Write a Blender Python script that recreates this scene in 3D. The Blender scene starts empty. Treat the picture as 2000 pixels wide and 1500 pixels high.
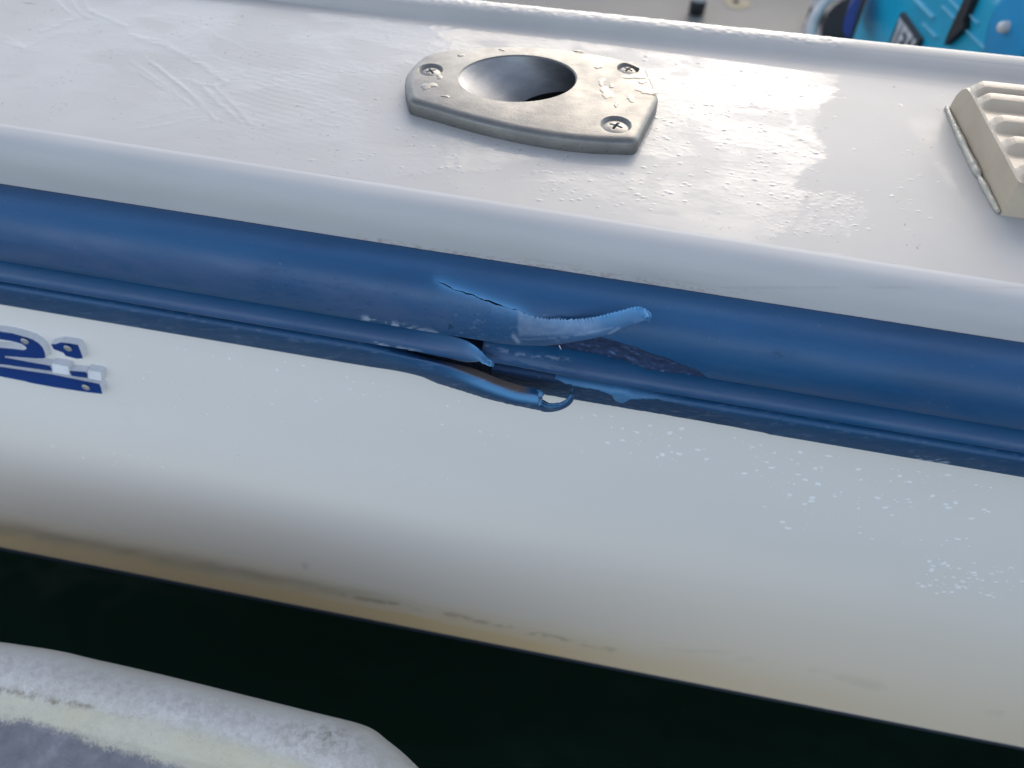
import bpy, bmesh, math, random
import numpy as np
from mathutils import Matrix, Vector

# ------------------------------------------------------------------ camera
F = 1500.0                      # focal length in pixels of the 2000 px wide photograph (27 mm on a 36 mm frame)
H = 0.18                        # camera height above the side deck, metres
def basis(el=50.0, vp=(-13600.0, -1500.0)):
    X = -np.array([vp[0]-1000, -(vp[1]-750), -F]); X /= np.linalg.norm(X)
    zc = math.sin(math.radians(el)); b = .64
    for _ in range(60):
        a = (-b*X[1]-zc*X[2])/X[0]; b = math.sqrt(1-zc*zc-a*a)
    Z = np.array([a, b, zc])
    return np.array([X, np.cross(Z, X), Z])
R = basis(); CAM = np.array([0, 0, H])
scene = bpy.context.scene
cd = bpy.data.cameras.new('camera'); cam = bpy.data.objects.new('camera', cd); scene.collection.objects.link(cam)
cd.sensor_width = 36; cd.lens = 27; cd.clip_start = .01; cd.clip_end = 500
mw = Matrix.Identity(4)
for i in range(3):
    for j in range(3): mw[i][j] = R[i][j]
    mw[i][3] = CAM[i]
cam.matrix_world = mw
cd.dof.use_dof = True; cd.dof.focus_distance = .305; cd.dof.aperture_fstop = 8.5
scene.camera = cam

# ------------------------------------------------------------------ light
SUN_EL, SUN_AZ = 27.0, 8.0
w = bpy.data.worlds.new('World'); scene.world = w; w.use_nodes = True
nt = w.node_tree; bg = nt.nodes['Background']
sky = nt.nodes.new('ShaderNodeTexSky'); sky.sky_type = 'NISHITA'; sky.sun_disc = False
sky.sun_elevation = math.radians(SUN_EL); sky.sun_rotation = math.radians(SUN_AZ)
sky.air_density = .8; sky.dust_density = 1.0; sky.ozone_density = 1.0
hs = nt.nodes.new('ShaderNodeHueSaturation'); hs.inputs['Saturation'].default_value = .58   # thin bright overcast
nt.links.new(sky.outputs[0], hs.inputs['Color']); nt.links.new(hs.outputs[0], bg.inputs[0]); bg.inputs[1].default_value = .15
sd = bpy.data.lights.new('sun', 'SUN'); sd.energy = .5; sd.angle = math.radians(42); sd.color = (1, .80, .52)
so = bpy.data.objects.new('sun', sd); scene.collection.objects.link(so)
e, a = math.radians(SUN_EL), math.radians(SUN_AZ)
so.rotation_euler = Vector((math.cos(e)*math.sin(a), math.cos(e)*math.cos(a), math.sin(e))).to_track_quat('Z', 'Y').to_euler()
scene.view_settings.view_transform = 'Standard'; scene.view_settings.look = 'None'
scene.view_settings.exposure = 1.4; scene.view_settings.gamma = 1.0
scene.cycles.max_bounces = 8

rng = np.random.RandomState(7); random.seed(7)
COL = scene.collection

# ------------------------------------------------------------------ geometry helpers
def ray(px, py): return R @ np.array([px-1000.0, -(py-750.0), -F])
def onz(px, py, z):
    d = ray(px, py); return CAM + (z-CAM[2])/d[2]*d
YE0, YES = .2262, -.0423        # outer edge of the side deck: y = YE0 + YES*x
def onrail(px, py, n):          # n metres inboard of that edge (negative = outboard)
    d = ray(px, py); t = (YE0+n)/(d[1]-YES*d[0]); return CAM + t*d
def project(P):
    c = (np.asarray(P)-CAM) @ R
    return 1000+F*c[..., 0]/-c[..., 2], 750-F*c[..., 1]/-c[..., 2]
def shear(z):                   # the sheer: lines rise slightly to the right, the lower the more
    z = np.asarray(z, float)
    return np.where(z > -.017, .0155*np.clip(-z, 0, None)/.017, .0115-.235*z)
def RP(x, n, z0):               # point at station x, offset n, height z0 (height at x = 0)
    x, n, z0 = np.broadcast_arrays(np.asarray(x, float), n, z0)
    return np.stack([x, YE0+YES*x+n, z0+shear(z0)*x], -1)

def hsh(ix, iy, s):
    h = (ix.astype(np.int64)*374761393+iy.astype(np.int64)*668265263+s*1442695041) & 0xffffffff
    h = ((h ^ (h >> 13))*1274126177) & 0xffffffff
    return ((h ^ (h >> 16)) & 0xffff)/65535.0
def vnoise(x, y, s=0):
    x = np.asarray(x, float); y = np.asarray(y, float)
    ix = np.floor(x); iy = np.floor(y); fx = x-ix; fy = y-iy
    fx = fx*fx*fx*(fx*(fx*6-15)+10); fy = fy*fy*fy*(fy*(fy*6-15)+10)
    a = hsh(ix, iy, s); b = hsh(ix+1, iy, s); c = hsh(ix, iy+1, s); d = hsh(ix+1, iy+1, s)
    return (a*(1-fx)+b*fx)*(1-fy)+(c*(1-fx)+d*fx)*fy
def fbm(x, y, s=0, o=4):
    v = 0; a = .5; t = 0
    for k in range(o):
        v = v+a*vnoise(np.asarray(x)*2**k+17.3*k, np.asarray(y)*2**k-9.1*k, s+k); t += a; a *= .5
    return v/t
def sstep(a, b, x):
    t = np.clip((np.asarray(x, float)-a)/(b-a), 0, 1); return t*t*(3-2*t)
def interp(x, pts, k=0):
    p = np.array(pts, float); return np.interp(x, p[:, 0], p[:, 1])
def spline(pts, m):             # Catmull-Rom through the points, m samples in all
    p = np.array(pts, float); n = len(p)
    q = np.vstack([2*p[0]-p[1], p, 2*p[-1]-p[-2]])
    u = np.linspace(0, n-1, m); i = np.clip(np.floor(u).astype(int), 0, n-2); f = (u-i)[:, None]
    a, b, c, d = q[i], q[i+1], q[i+2], q[i+3]
    return .5*(2*b+(c-a)*f+(2*a-5*b+4*c-d)*f*f+(3*b-a-3*c+d)*f**3)
def seg_dist(px, py, pts):
    d = np.full(np.shape(px), 1e9)
    for (x0, y0), (x1, y1) in zip(pts[:-1], pts[1:]):
        vx, vy = x1-x0, y1-y0; t = np.clip(((px-x0)*vx+(py-y0)*vy)/(vx*vx+vy*vy), 0, 1)
        d = np.minimum(d, np.hypot(px-x0-t*vx, py-y0-t*vy))
    return d
def inside(px, py, poly):
    r = np.zeros(np.shape(px), bool); n = len(poly); j = n-1
    for i in range(n):
        xi, yi = poly[i]; xj, yj = poly[j]
        if yi != yj: r ^= ((yi > py) != (yj > py)) & (px < (xj-xi)*(py-yi)/(yj-yi)+xi)
        j = i
    return r

def link(name, me, mat, parent):
    o = bpy.data.objects.new(name, me); COL.objects.link(o)
    if mat: me.materials.append(mat)
    if parent: o.parent = parent
    return o
def raw(name, V, Q, mat, parent=None, attrs=None, smooth=True):
    V = np.ascontiguousarray(V, dtype=np.float32); Q = np.ascontiguousarray(Q, dtype=np.int32)
    me = bpy.data.meshes.new(name); k = Q.shape[1]
    me.vertices.add(len(V)); me.vertices.foreach_set('co', V.ravel())
    me.loops.add(Q.size); me.loops.foreach_set('vertex_index', Q.ravel())
    me.polygons.add(len(Q)); me.polygons.foreach_set('loop_start', np.arange(0, Q.size, k, dtype=np.int32))
    me.polygons.foreach_set('loop_total', np.full(len(Q), k, np.int32))
    me.polygons.foreach_set('use_smooth', np.full(len(Q), smooth))
    for an, av in (attrs or {}).items():
        at = me.attributes.new(an, 'FLOAT', 'POINT'); at.data.foreach_set('value', np.ascontiguousarray(av, dtype=np.float32).ravel())
    me.update(calc_edges=True); me.validate()
    return link(name, me, mat, parent)
def quads(ni, nj, off=0, flip=False, wrap=False):
    i, j = np.meshgrid(np.arange(ni-1), np.arange(nj if wrap else nj-1), indexing='ij')
    j2 = (j+1) % nj
    a = i*nj+j; b = i*nj+j2; c = (i+1)*nj+j2; d = (i+1)*nj+j
    q = np.stack([a, b, c, d] if flip else [a, d, c, b], -1).reshape(-1, 4)
    return q+off
def grid(name, P, mat, parent=None, attrs=None, keep=None, flip=False, wrap=False):
    ni, nj = P.shape[:2]; q = quads(ni, nj, 0, flip, wrap)
    if keep is not None: q = q[keep.ravel()[q].all(1)]
    return raw(name, P.reshape(-1, 3), q, mat, parent, {k: np.broadcast_to(v, (ni, nj)) for k, v in (attrs or {}).items()})
def gnormals(P):
    du = np.gradient(P, axis=0); dv = np.gradient(P, axis=1); n = np.cross(du, dv)
    return n/np.maximum(np.linalg.norm(n, axis=-1, keepdims=True), 1e-12)
def shell(name, P, th, mat, parent=None, attrs=None, out=None):
    """grid skin with thickness: outer face P, inner face offset away from 'out'"""
    N = gnormals(P); s = np.sign((N*np.array(out)).sum(-1).mean()); N = N*s
    P2 = P-N*(th[..., None] if np.ndim(th) else th); ni, nj = P.shape[:2]; m = ni*nj
    q1 = quads(ni, nj, 0, s < 0); q2 = quads(ni, nj, m, s > 0)
    idx = np.arange(m).reshape(ni, nj)
    ring = np.concatenate([idx[:, 0], idx[-1, 1:], idx[::-1, -1][1:], idx[0, ::-1][1:-1]])
    r2 = np.roll(ring, -1); q3 = np.stack([ring, r2, r2+m, ring+m], -1)
    if s < 0: q3 = q3[:, ::-1]
    A = {k: np.concatenate([np.broadcast_to(v, (ni, nj)).ravel()]*2) for k, v in (attrs or {}).items()}
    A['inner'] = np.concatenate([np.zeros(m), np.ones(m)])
    return raw(name, np.concatenate([P.reshape(-1, 3), P2.reshape(-1, 3)]), np.concatenate([q1, q2, q3[:, ::-1]]), mat, parent, A)
def from_bm(name, bm, mat, parent=None, smooth=False):
    me = bpy.data.meshes.new(name); bmesh.ops.recalc_face_normals(bm, faces=bm.faces); bm.to_mesh(me); bm.free()
    if smooth:
        me.polygons.foreach_set('use_smooth', [True]*len(me.polygons))
    return link(name, me, mat, parent)
def tube(name, pts, r, mat, parent=None, seg=12, closed_ends=True):
    P = np.array(pts, float); n = len(P); T = np.gradient(P, axis=0); T /= np.linalg.norm(T, axis=1, keepdims=True)
    rr = np.broadcast_to(r, (n,)); ref = np.array([.31, .22, .93]); out = []
    for i in range(n):
        u = np.cross(T[i], ref); u /= np.linalg.norm(u); v = np.cross(T[i], u); ref = -np.cross(T[i], u) if False else ref
        an = np.linspace(0, 2*math.pi, seg, endpoint=False)
        out.append(P[i]+rr[i]*(np.cos(an)[:, None]*u+np.sin(an)[:, None]*v))
    if closed_ends:
        out = [np.repeat(P[:1], seg, 0)]+out+[np.repeat(P[-1:], seg, 0)]
    return grid(name, np.array(out), mat, parent, wrap=True)
def tag(o, label=None, cat=None, group=None, kind=None):
    if label: o['label'] = label
    if cat: o['category'] = cat
    if group: o['group'] = group
    if kind: o['kind'] = kind
    return o
def empty(name, loc=(0, 0, 0)):
    o = bpy.data.objects.new(name, None); COL.objects.link(o); o.location = loc; o.empty_display_size = .02; return o

# ------------------------------------------------------------------ materials
class NT:
    def __init__(s, name):
        s.m = bpy.data.materials.new(name); s.m.use_nodes = True; s.t = s.m.node_tree
        s.b = s.t.nodes['Principled BSDF']; s.tc = s.t.nodes.new('ShaderNodeTexCoord')
    def n(s, ty, **k):
        x = s.t.nodes.new(ty)
        for a, v in k.items(): setattr(x, a, v)
        return x
    def l(s, a, b): s.t.links.new(a, b)
    def set(s, **k):
        for a, v in k.items():
            i = s.b.inputs[a.replace('_', ' ')]
            if hasattr(v, 'links') or isinstance(v, bpy.types.NodeSocket): s.l(v, i)
            else: i.default_value = (*v, 1) if isinstance(v, tuple) else v
        return s
    def mapping(s, scale, rot=(0, 0, 0)):
        m = s.n('ShaderNodeMapping'); m.inputs['Scale'].default_value = scale; m.inputs['Rotation'].default_value = rot
        s.l(s.tc.outputs['Object'], m.inputs[0]); return m.outputs[0]
    def noise(s, scale, detail=4, rough=.55, vec=None, sc3=None):
        x = s.n('ShaderNodeTexNoise'); x.inputs['Scale'].default_value = scale; x.inputs['Detail'].default_value = detail
        x.inputs['Roughness'].default_value = rough
        s.l(vec if vec is not None else (s.mapping(sc3) if sc3 else s.tc.outputs['Object']), x.inputs['Vector']); return x.outputs['Fac']
    def ramp(s, fac, stops):
        r = s.n('ShaderNodeValToRGB'); el = r.color_ramp.elements
        while len(el) < len(stops): el.new(.5)
        for e_, (p, c) in zip(el, stops):
            e_.position = p; e_.color = (*c, 1) if isinstance(c, tuple) else (c, c, c, 1)
        s.l(fac, r.inputs[0]); return r.outputs[0]
    def attr(s, name):
        x = s.n('ShaderNodeAttribute'); x.attribute_name = name; return x.outputs['Fac']
    def mix(s, fac, a, b):
        x = s.n('ShaderNodeMix', data_type='RGBA')
        for i, v in ((0, fac), (6, a), (7, b)):
            if isinstance(v, bpy.types.NodeSocket): s.l(v, x.inputs[i])
            elif isinstance(v, tuple): x.inputs[i].default_value = (*v, 1)
            else: x.inputs[i].default_value = v
        return x.outputs[2]
    def math(s, op, a, b=0.0, clamp=False):
        x = s.n('ShaderNodeMath', operation=op); x.use_clamp = clamp
        for i, v in ((0, a), (1, b)):
            if isinstance(v, bpy.types.NodeSocket): s.l(v, x.inputs[i])
            else: x.inputs[i].default_value = v
        return x.outputs[0]
    def maprange(s, v, a, b, c, d):
        x = s.n('ShaderNodeMapRange'); s.l(v, x.inputs[0])
        for i, q in enumerate((a, b, c, d)): x.inputs[i+1].default_value = q
        return x.outputs[0]
    def bump(s, h, dist, strength=1.0, normal=None):
        x = s.n('ShaderNodeBump'); x.inputs['Distance'].default_value = dist; x.inputs['Strength'].default_value = strength
        s.l(h, x.inputs['Height'])
        if normal is not None: s.l(normal, x.inputs['Normal'])
        s.l(x.outputs[0], s.b.inputs['Normal']); return x.outputs[0]

def simple(name, col, rough=.5, metal=0.0, var=.12, scale=60, bump=0.0, bscale=400, **k):
    t = NT(name); f = t.noise(scale, 5)
    c1 = tuple(c*(1-var) for c in col); c2 = tuple(min(1, c*(1+var)) for c in col)
    t.set(Base_Color=t.ramp(f, [(.3, c1), (.7, c2)]), Roughness=rough, Metallic=metal, **k)
    if bump: t.bump(t.noise(bscale, 4), bump)
    return t.m

# gelcoat deck: wet film attribute drives the gloss, attributes dirt / chalk the colour
t = NT('deck_gelcoat'); wet = t.attr('wet'); dirt = t.attr('dirt')
base = t.ramp(t.noise(18, 5), [(.3, (.36, .35, .335)), (.7, (.40, .39, .37))])
base = t.mix(dirt, base, (.42, .37, .30))
base = t.mix(t.attr('speck'), base, (.10, .08, .07))
t.set(Base_Color=base, Roughness=.45, IOR=1.45, Specular_IOR_Level=.25,
      Coat_Weight=t.math('MULTIPLY', wet, .52), Coat_Roughness=.05, Coat_IOR=1.36)
t.bump(t.noise(1500, 3), .00001)
M_DECK = t.m
# gelcoat of the gunwale face and coaming
t = NT('gunwale_gelcoat')
t.set(Base_Color=t.mix(t.attr('dirt'), t.ramp(t.noise(14, 5, sc3=(1, 6, 6)), [(.3, (.42, .415, .405)), (.7, (.455, .45, .44))]), (.27, .22, .18)), Roughness=.52, Specular_IOR_Level=.3)
t.bump(t.noise(300, 3), .00002); M_GUN = t.m
# hull gelcoat with tan scum towards the waterline, plus shade painted in at lower right
t = NT('hull_gelcoat')
hb = t.ramp(t.noise(4, 3, sc3=(1, 4, 4)), [(.2, (.655, .63, .585)), (.8, (.70, .675, .63))])
hb = t.mix(t.attr('tan'), hb, (.64, .48, .27)); hb = t.mix(t.attr('grime'), hb, (.20, .165, .10))
t.set(Base_Color=hb, Roughness=t.maprange(t.noise(12, 3), .3, .7, .34, .42), Coat_Weight=.08, Coat_Roughness=.15)
t.bump(t.noise(60, 2), .00002); M_HULL = t.m
M_BOT = simple('bottom_paint', (.002, .010, .022), .7, bump=.0003, bscale=200)
# blue vinyl of the rub rail
t = NT('blue_vinyl')
b1 = t.ramp(t.noise(10, 5, .6, sc3=(1.2, 7, 7)), [(.25, (.005, .054, .140)), (.5, (.008, .073, .182)), (.78, (.014, .092, .205))])
b1 = t.mix(t.math('MULTIPLY', t.attr('chalk'), t.maprange(t.noise(22, 6, .65, sc3=(1, 3, 3)), .35, .62, .10, .60)), b1, (.070, .105, .205))
b1 = t.mix(t.attr('nick_shade'), b1, (.004, .036, .096))  # nicks; on the bottom lobe also painted shade
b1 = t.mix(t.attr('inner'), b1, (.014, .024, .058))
b1 = t.mix(t.attr('brown'), b1, (.15, .115, .095))
b1 = t.mix(t.attr('stress_highlight'), b1, (.11, .33, .60))  # stress whitening; on the peeled lip also a painted highlight
b1 = t.mix(t.attr('scuff'), b1, (.34, .42, .55))
t.set(Base_Color=b1, Roughness=t.math('ADD', t.maprange(t.noise(60, 5), .3, .7, .40, .50), t.math('MULTIPLY', t.attr('nick_shade'), .35)), IOR=1.46, Specular_IOR_Level=.5)
hgt = t.math('ADD', t.noise(900, 3, sc3=(1, .35, .35)), t.math('MULTIPLY', t.noise(160, 4, sc3=(.25, 1, 1)), .6))
t.bump(hgt, .00013); M_BLUE = t.m
# torn, fibrous vinyl
t = NT('torn_vinyl')
t.set(Base_Color=t.ramp(t.noise(420, 5, .7, sc3=(.5, 1, 1)), [(.35, (.006, .020, .063)), (.55, (.017, .045, .125)), (.70, (.09, .17, .33))]), Roughness=.75)
t.bump(t.noise(900, 5, .7, sc3=(.5, 1, 1)), .0009); M_TORN = t.m
t = NT('rail_core')
t.set(Base_Color=t.ramp(t.noise(350, 5, .7), [(.35, (.005, .014, .045)), (.65, (.018, .036, .100))]), Roughness=.8)
t.bump(t.noise(800, 5, .7), .0008); M_CORE = t.m
# weathered cast metal
t = NT('cast_metal')
mc = t.ramp(t.noise(70, 7, .7), [(.3, (.145, .143, .138)), (.55, (.175, .172, .163)), (.75, (.215, .209, .193))])
mc = t.mix(t.maprange(t.noise(700, 3), .66, .72, 0, .6), mc, (.07, .06, .05))
t.set(Base_Color=mc, Metallic=.8, Roughness=t.maprange(t.noise(90, 5), .3, .7, .36, .52))
h1 = t.math('ADD', t.noise(1500, 4), t.math('MULTIPLY', t.noise(120, 2, sc3=(1, 1.4, 1)), 1.4))
t.bump(h1, .00009); M_METAL = t.m
t = NT('bore_metal')
t.set(Base_Color=t.ramp(t.noise(60, 6, .65, sc3=(1, 1, 3)), [(.3, (.19, .195, .20)), (.7, (.30, .305, .31))]), Metallic=.55, Roughness=.5)
t.bump(t.noise(600, 4), .0001); M_BORE = t.m
M_SCREW = simple('screw_steel', (.20, .195, .185), .4, 1.0, bump=.00005, bscale=900)
M_DARK = simple('tube_interior', (.035, .037, .038), .6)
t = NT('water_clear'); t.set(Base_Color=(1., 1., 1.), Roughness=.02, IOR=1.33, Transmission_Weight=1.0); M_DROP = t.m
t = NT('wet_metal'); t.set(Base_Color=(.14, .138, .13), Metallic=.8, Roughness=.26); M_WETM = t.m
# beige moulded plastic
t = NT('beige_plastic')
t.set(Base_Color=t.ramp(t.noise(45, 5), [(.3, (.37, .30, .215)), (.7, (.44, .365, .27))]), Roughness=.42, Coat_Weight=.35, Coat_Roughness=.12)
t.bump(t.noise(260, 5, .6), .00025); M_BEIGE = t.m
t = NT('sealant'); t.set(Base_Color=(.36, .33, .27), Roughness=.2)
t.bump(t.noise(500, 3), .0006); M_SEAL = t.m
M_LETTER = simple('lettering_white', (.68, .69, .71), .4, bump=.00015, bscale=600)
M_LSCREW = simple('lettering_screw', (.42, .41, .39), .45, .5)
M_LBLUE = simple('lettering_blue', (.002, .030, .150), .6, bump=.00006, bscale=900, Specular_IOR_Level=.15)
M_SALT = simple('dried_drop', (.79, .79, .775), .4, var=.04)
# water
t = NT('harbour_water')
t.set(Base_Color=(.0075, .021, .0135), Roughness=.12, IOR=1.3)
t.bump(t.noise(5, 3), .02); M_WATER = t.m
# other boat
t = NT('weathered_gelcoat')
wb = t.ramp(t.noise(30, 6, .65), [(.3, (.56, .53, .47)), (.6, (.65, .62, .565)), (.8, (.71, .685, .64))])
wb = t.mix(t.math('MULTIPLY', t.attr('cream'), t.maprange(t.noise(35, 5), .3, .7, .6, 1.0)), wb, (.56, .51, .36))
wb = t.mix(t.math('MULTIPLY', t.attr('grime'), t.maprange(t.noise(260, 6, .78), .42, .62, 0, 1)), wb, (.24, .19, .13))
wb = t.mix(t.maprange(t.noise(60, 8, .8), .50, .68, 0, .5), wb, (.40, .37, .31))
wb = t.mix(t.maprange(t.noise(900, 5, .7), .60, .72, 0, .5), wb, (.25, .22, .18))
gr = t.ramp(t.noise(55, 6, .7), [(.3, (.15, .15, .165)), (.55, (.22, .22, .235)), (.75, (.36, .36, .37))])
wb = t.mix(t.attr('grey'), wb, gr)
t.set(Base_Color=wb, Roughness=t.maprange(t.attr('grey'), 0, 1, .38, .8)); t.bump(t.noise(420, 6, .7), .0005); M_WEATH = t.m
t = NT('cockpit_gelcoat')
cb = t.ramp(t.noise(5, 4), [(.3, (.150, .153, .15)), (.7, (.225, .217, .20))])
t.set(Base_Color=cb, Roughness=.5); t.bump(t.noise(150, 3), .0004); M_FLOOR = t.m
M_TURQ = simple('turquoise_plastic', (.006, .34, .52), .34, scale=9, bump=.0006, bscale=120, var=.18)
M_TURQ2 = simple('turquoise_recess', (.004, .26, .52), .38, scale=12)
M_EDGE = simple('turquoise_edge_highlight', (.20, .56, .72), .4, scale=15)  # pale colour stands in for highlights on the ridge edges
M_BLACK = simple('black_rubber', (.014, .013, .015), .6)
M_BADGE = simple('badge_grey', (.030, .036, .042), .55)
M_BADGET = simple('badge_letters', (.60, .62, .64), .5)
M_WHITE = simple('white_plastic', (.60, .60, .59), .4)
M_NAVY = simple('deep_blue_plastic', (.004, .045, .26), .45)

# ================================================================== THE BOAT
boat = tag(empty('motor_boat', (0, .3, -.2)), 'white motor boat side with torn blue rub rail, wet deck, rod holder and beige vent', 'boat')
def P_(o):   # keep world coordinates below an Empty that is not at the origin
    o.matrix_parent_inverse = Matrix.Identity(4); return o
boat.location = (0, 0, 0)

XL, XR = -.62, .46
# ---- side deck: one fine mesh; the film of water on it is relief a few tenths of a millimetre high
PLATE_PX = [(795, 143), (816, 119), (843, 102), (900, 93), (1005, 88), (1080, 92), (1170, 105), (1230, 119), (1260, 131),
            (1285, 188), (1242, 273), (1140, 268), (1050, 256), (975, 241), (900, 222), (845, 206), (801, 194), (793, 165)]
PT = .0068
PLATE = np.array([onz(*p, PT)[:2] for p in PLATE_PX])
def deck_patch():
    xs = np.concatenate([np.linspace(XL, -.30, 60, endpoint=False), np.arange(-.30, .20, .00052), np.linspace(.2, XR, 60)])
    vs = np.concatenate([np.linspace(0, 1, 400)])
    X, V = np.meshgrid(xs, vs, indexing='ij')
    y0 = YE0+YES*X+.0095; y1 = .3700-.049*X
    Y = y0+(y1-y0)*V
    P = np.stack([X, Y, np.zeros_like(X)], -1); px, py = project(P)
    # wet mask traced from the photograph: dry to the right of a ragged edge, and a dry patch far left
    rag = 22*(fbm(px/38, py/16, 5)-.5)+10*(fbm(px/9, py/5, 6)-.5)
    edge = interp(py, [(90, 1640), (150, 1628), (200, 1618), (240, 1585), (270, 1600), (310, 1612), (330, 1560), (380, 1560), (430, 1560), (470, 1500), (600, 1500)])
    wet = sstep(9, -9, px+2.2*rag-edge)
    ov = np.hypot((px-1600)/95, (py-415)/48)+.5*(fbm(px/22, py/11, 12)-.5)
    wet = np.maximum(wet, .6*sstep(1.1, .7, ov)*sstep(.3, .55, fbm(px/9, py/5, 14)))
    streak = sstep(.60, .66, fbm(px/60, py/9, 15))*sstep(470, 490, py)*sstep(585, 560, py+(1700-px)*.12)*sstep(1450, 1500, px)*sstep(1740, 1690, px)
    wet = np.maximum(wet, .8*streak)
    dl = px+py*1.55+50*(fbm(px/70, py/30, 8)-.5)
    wet *= sstep(100, 190, dl+10*(fbm(px/9, py/6, 9)-.5))
    smear = sstep(.5, 0, np.abs((px-(1800+(py-230)*.62))/42)-.5)*sstep(215, 250, py)*sstep(440, 380, py)
    wet = np.maximum(wet, .35*smear)
    near = .35+.65*sstep(430, 330, py-(px-1000)*.16)       # thins out towards the rounded edge
    mm = 1000.0; x, y = X*mm, Y*mm
    patch = sstep(.34, .60, .10*(fbm(x/2.2, y/1.6, 16)-.5)+ fbm(x/26+2*fbm(x/40, y/30, 17), y/17, 19, 5)+.22*np.exp(-(((px-1380)/300)**2+((py-170)/120)**2)))
    wet = wet*(.34+.66*patch)
    rough = sstep(420, 240, py-(px-1000)*.15)*(.35+.65*sstep(100, 560, px+60*(fbm(px/80, py/40, 3)-.5)))
    z = np.zeros_like(X)
    z += wet*(.16*rough+.03)*(fbm(x/14, y/11, 21, 4)-.5)
    z += wet*.075*rough*(fbm(x/3.2+2*fbm(x/9, y/9, 4), y/2.6, 31, 4)-.5)
    rid = 1-np.abs(2*fbm(x/9+3*fbm(x/20, y/14, 2), y/5.5, 41, 3)-1)
    z += wet*rough*.035*sstep(.80, .97, rid)
    z += wet*rough*.016*(fbm(x/1.1, y/1.0, 33, 3)-.5)*sstep(.4, .6, fbm(x/12, y/9, 34))
    z += wet*.05*sstep(.15, .7, wet)
    # ripples left of the plate and finger smears
    rp = np.exp(-(((px-560)/150)**2+((py-190)/90)**2))
    z += .020*rp*np.sin((y*1.15+x*.28+3*fbm(x/14, y/14, 50))*1.5)
    for pts, ww, hh in [([(255, 120), (320, 165), (372, 205)], 3.2, .10), ([(283, 112), (340, 155), (395, 200)], 3.0, .10),
                        ([(305, 130), (362, 176), (420, 232)], 3.4, .12), ([(270, 140), (330, 180)], 2.4, .08),
                        ([(255, 70), (330, 92), (400, 130), (440, 160)], 4.5, .16), ([(395, 170), (430, 205), (470, 240)], 4, .14),
                        ([(420, 170), (450, 200), (488, 240)], 4, .12), ([(362, 158), (420, 168), (450, 160), (470, 140)], 3.2, .1),
                        ([(110, 0), (130, 20), (150, 34), (80, 62)], 3.5, .13), ([(140, 0), (158, 26), (180, 36)], 3, .12), ([(165, 0), (172, 20), (245, 52)], 3, .12),
                        ([(0, 68), (45, 92)], 3, .1), ([(0, 78), (30, 90), (44, 95)], 2.4, .1), ([(20, 112), (90, 70), (170, 60)], 4, .1),
                        ([(255, 240), (330, 222), (390, 210)], 2.2, .06), ([(270, 252), (340, 240), (400, 228)], 2, .06), ([(355, 70), (380, 52)], 3, .1), ([(368, 76), (395, 56)], 3, .1),
                        ([(420, 68), (465, 88), (478, 96)], 2.4, .09), ([(410, 290), (480, 330), (520, 342)], 1.8, .04),
                        ([(1540, 215), (1552, 240), (1545, 262), (1575, 275), (1600, 283)], 4.5, .14), ([(1400, 190), (1420, 205), (1470, 202)], 4, .12)]:
        d = seg_dist(px, py+2*(fbm(px/14, py/7, 77)-.5)*3, pts); ww = ww*1.25; z += .85*hh*np.exp(-(d/ww)**2)*(.4+.6*sstep(.25, .5, fbm(px/16, py/9, 83))); wet = np.maximum(wet, .85*np.exp(-(d/ww/1.3)**2))
    # beads
    def beads(n, box, r0, r1, hh):
        nonlocal z
        cx = rng.uniform(box[0], box[2], n); cy = box[1]+(box[3]-box[1])*rng.uniform(0, 1, n)**1.2
        for k in range(n):
            c = onz(cx[k], cy[k], 0); r = r0+(r1-r0)*rng.rand()**2
            if not (-.29 < c[0] < .19): continue
            i0 = np.searchsorted(xs, c[0]-r*1.5); i1 = np.searchsorted(xs, c[0]+r*1.5)
            yy0 = YE0+YES*c[0]+.0095; yy1 = .3700-.049*c[0]; dv = (yy1-yy0)/399
            j0 = int((c[1]-r*1.5-yy0)/dv); j1 = int((c[1]+r*1.5-yy0)/dv)+1
            if j0 < 2 or j1 > 397: continue
            s_ = (slice(i0, i1), slice(j0, j1)); st = rng.uniform(.9, 1.5)
            d2 = ((X[s_]-c[0])/(r*st))**2+((Y[s_]-c[1])/r)**2
            z[s_] += .85*hh*1000*r*np.sqrt(np.clip(1-d2, 0, 1)); wet[s_] = np.maximum(wet[s_], (d2 < 1.1)*.9)
    beads(330, (1040, 215, 1610, 400), .0003, .0008, .28)
    beads(160, (700, 330, 1300, 420), .0003, .0006, .22)
    beads(200, (560, 130, 980, 330), .0003, .0007, .22)
    beads(300, (1480, 375, 1690, 465), .0002, .0005, .25); beads(60, (1620, 170, 1860, 470), .0002, .0004, .25)
    beads(90, (1350, 180, 1900, 450), .0003, .0006, .3)
    beads(30, (60, 120, 620, 380), .0003, .0006, .3)
    beads(120, (1100, 110, 1600, 230), .0004, .0010, .25)
    # dry halo right in front of the plate
    P[..., 2] = z/1000.0*sstep(0, .05, V)
    dirt = .55*sstep(.62, .75, fbm(px/60, py/25, 60))*np.exp(-(((px-645)/48)**2+((py-345)/26)**2))*1.6
    dirt += .5*np.exp(-((px-598)/4)**2-((py-415)/5)**2)+.06*sstep(.55, .8, fbm(x/30, y/20, 61))
    sp = sstep(.93, .96, vnoise(x/.9, y/1.1, 63))*sstep(.62, .75, vnoise(x/9, y/9, 64))*.6
    hole = inside(X, Y, [tuple(p) for p in (PLATE-PLATE.mean(0))*.86+PLATE.mean(0)])
    return grid('side_deck', P, M_DECK, boat, dict(wet=wet, dirt=np.clip(dirt, 0, 1), speck=sp), keep=~hole)
deck_patch()

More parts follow.
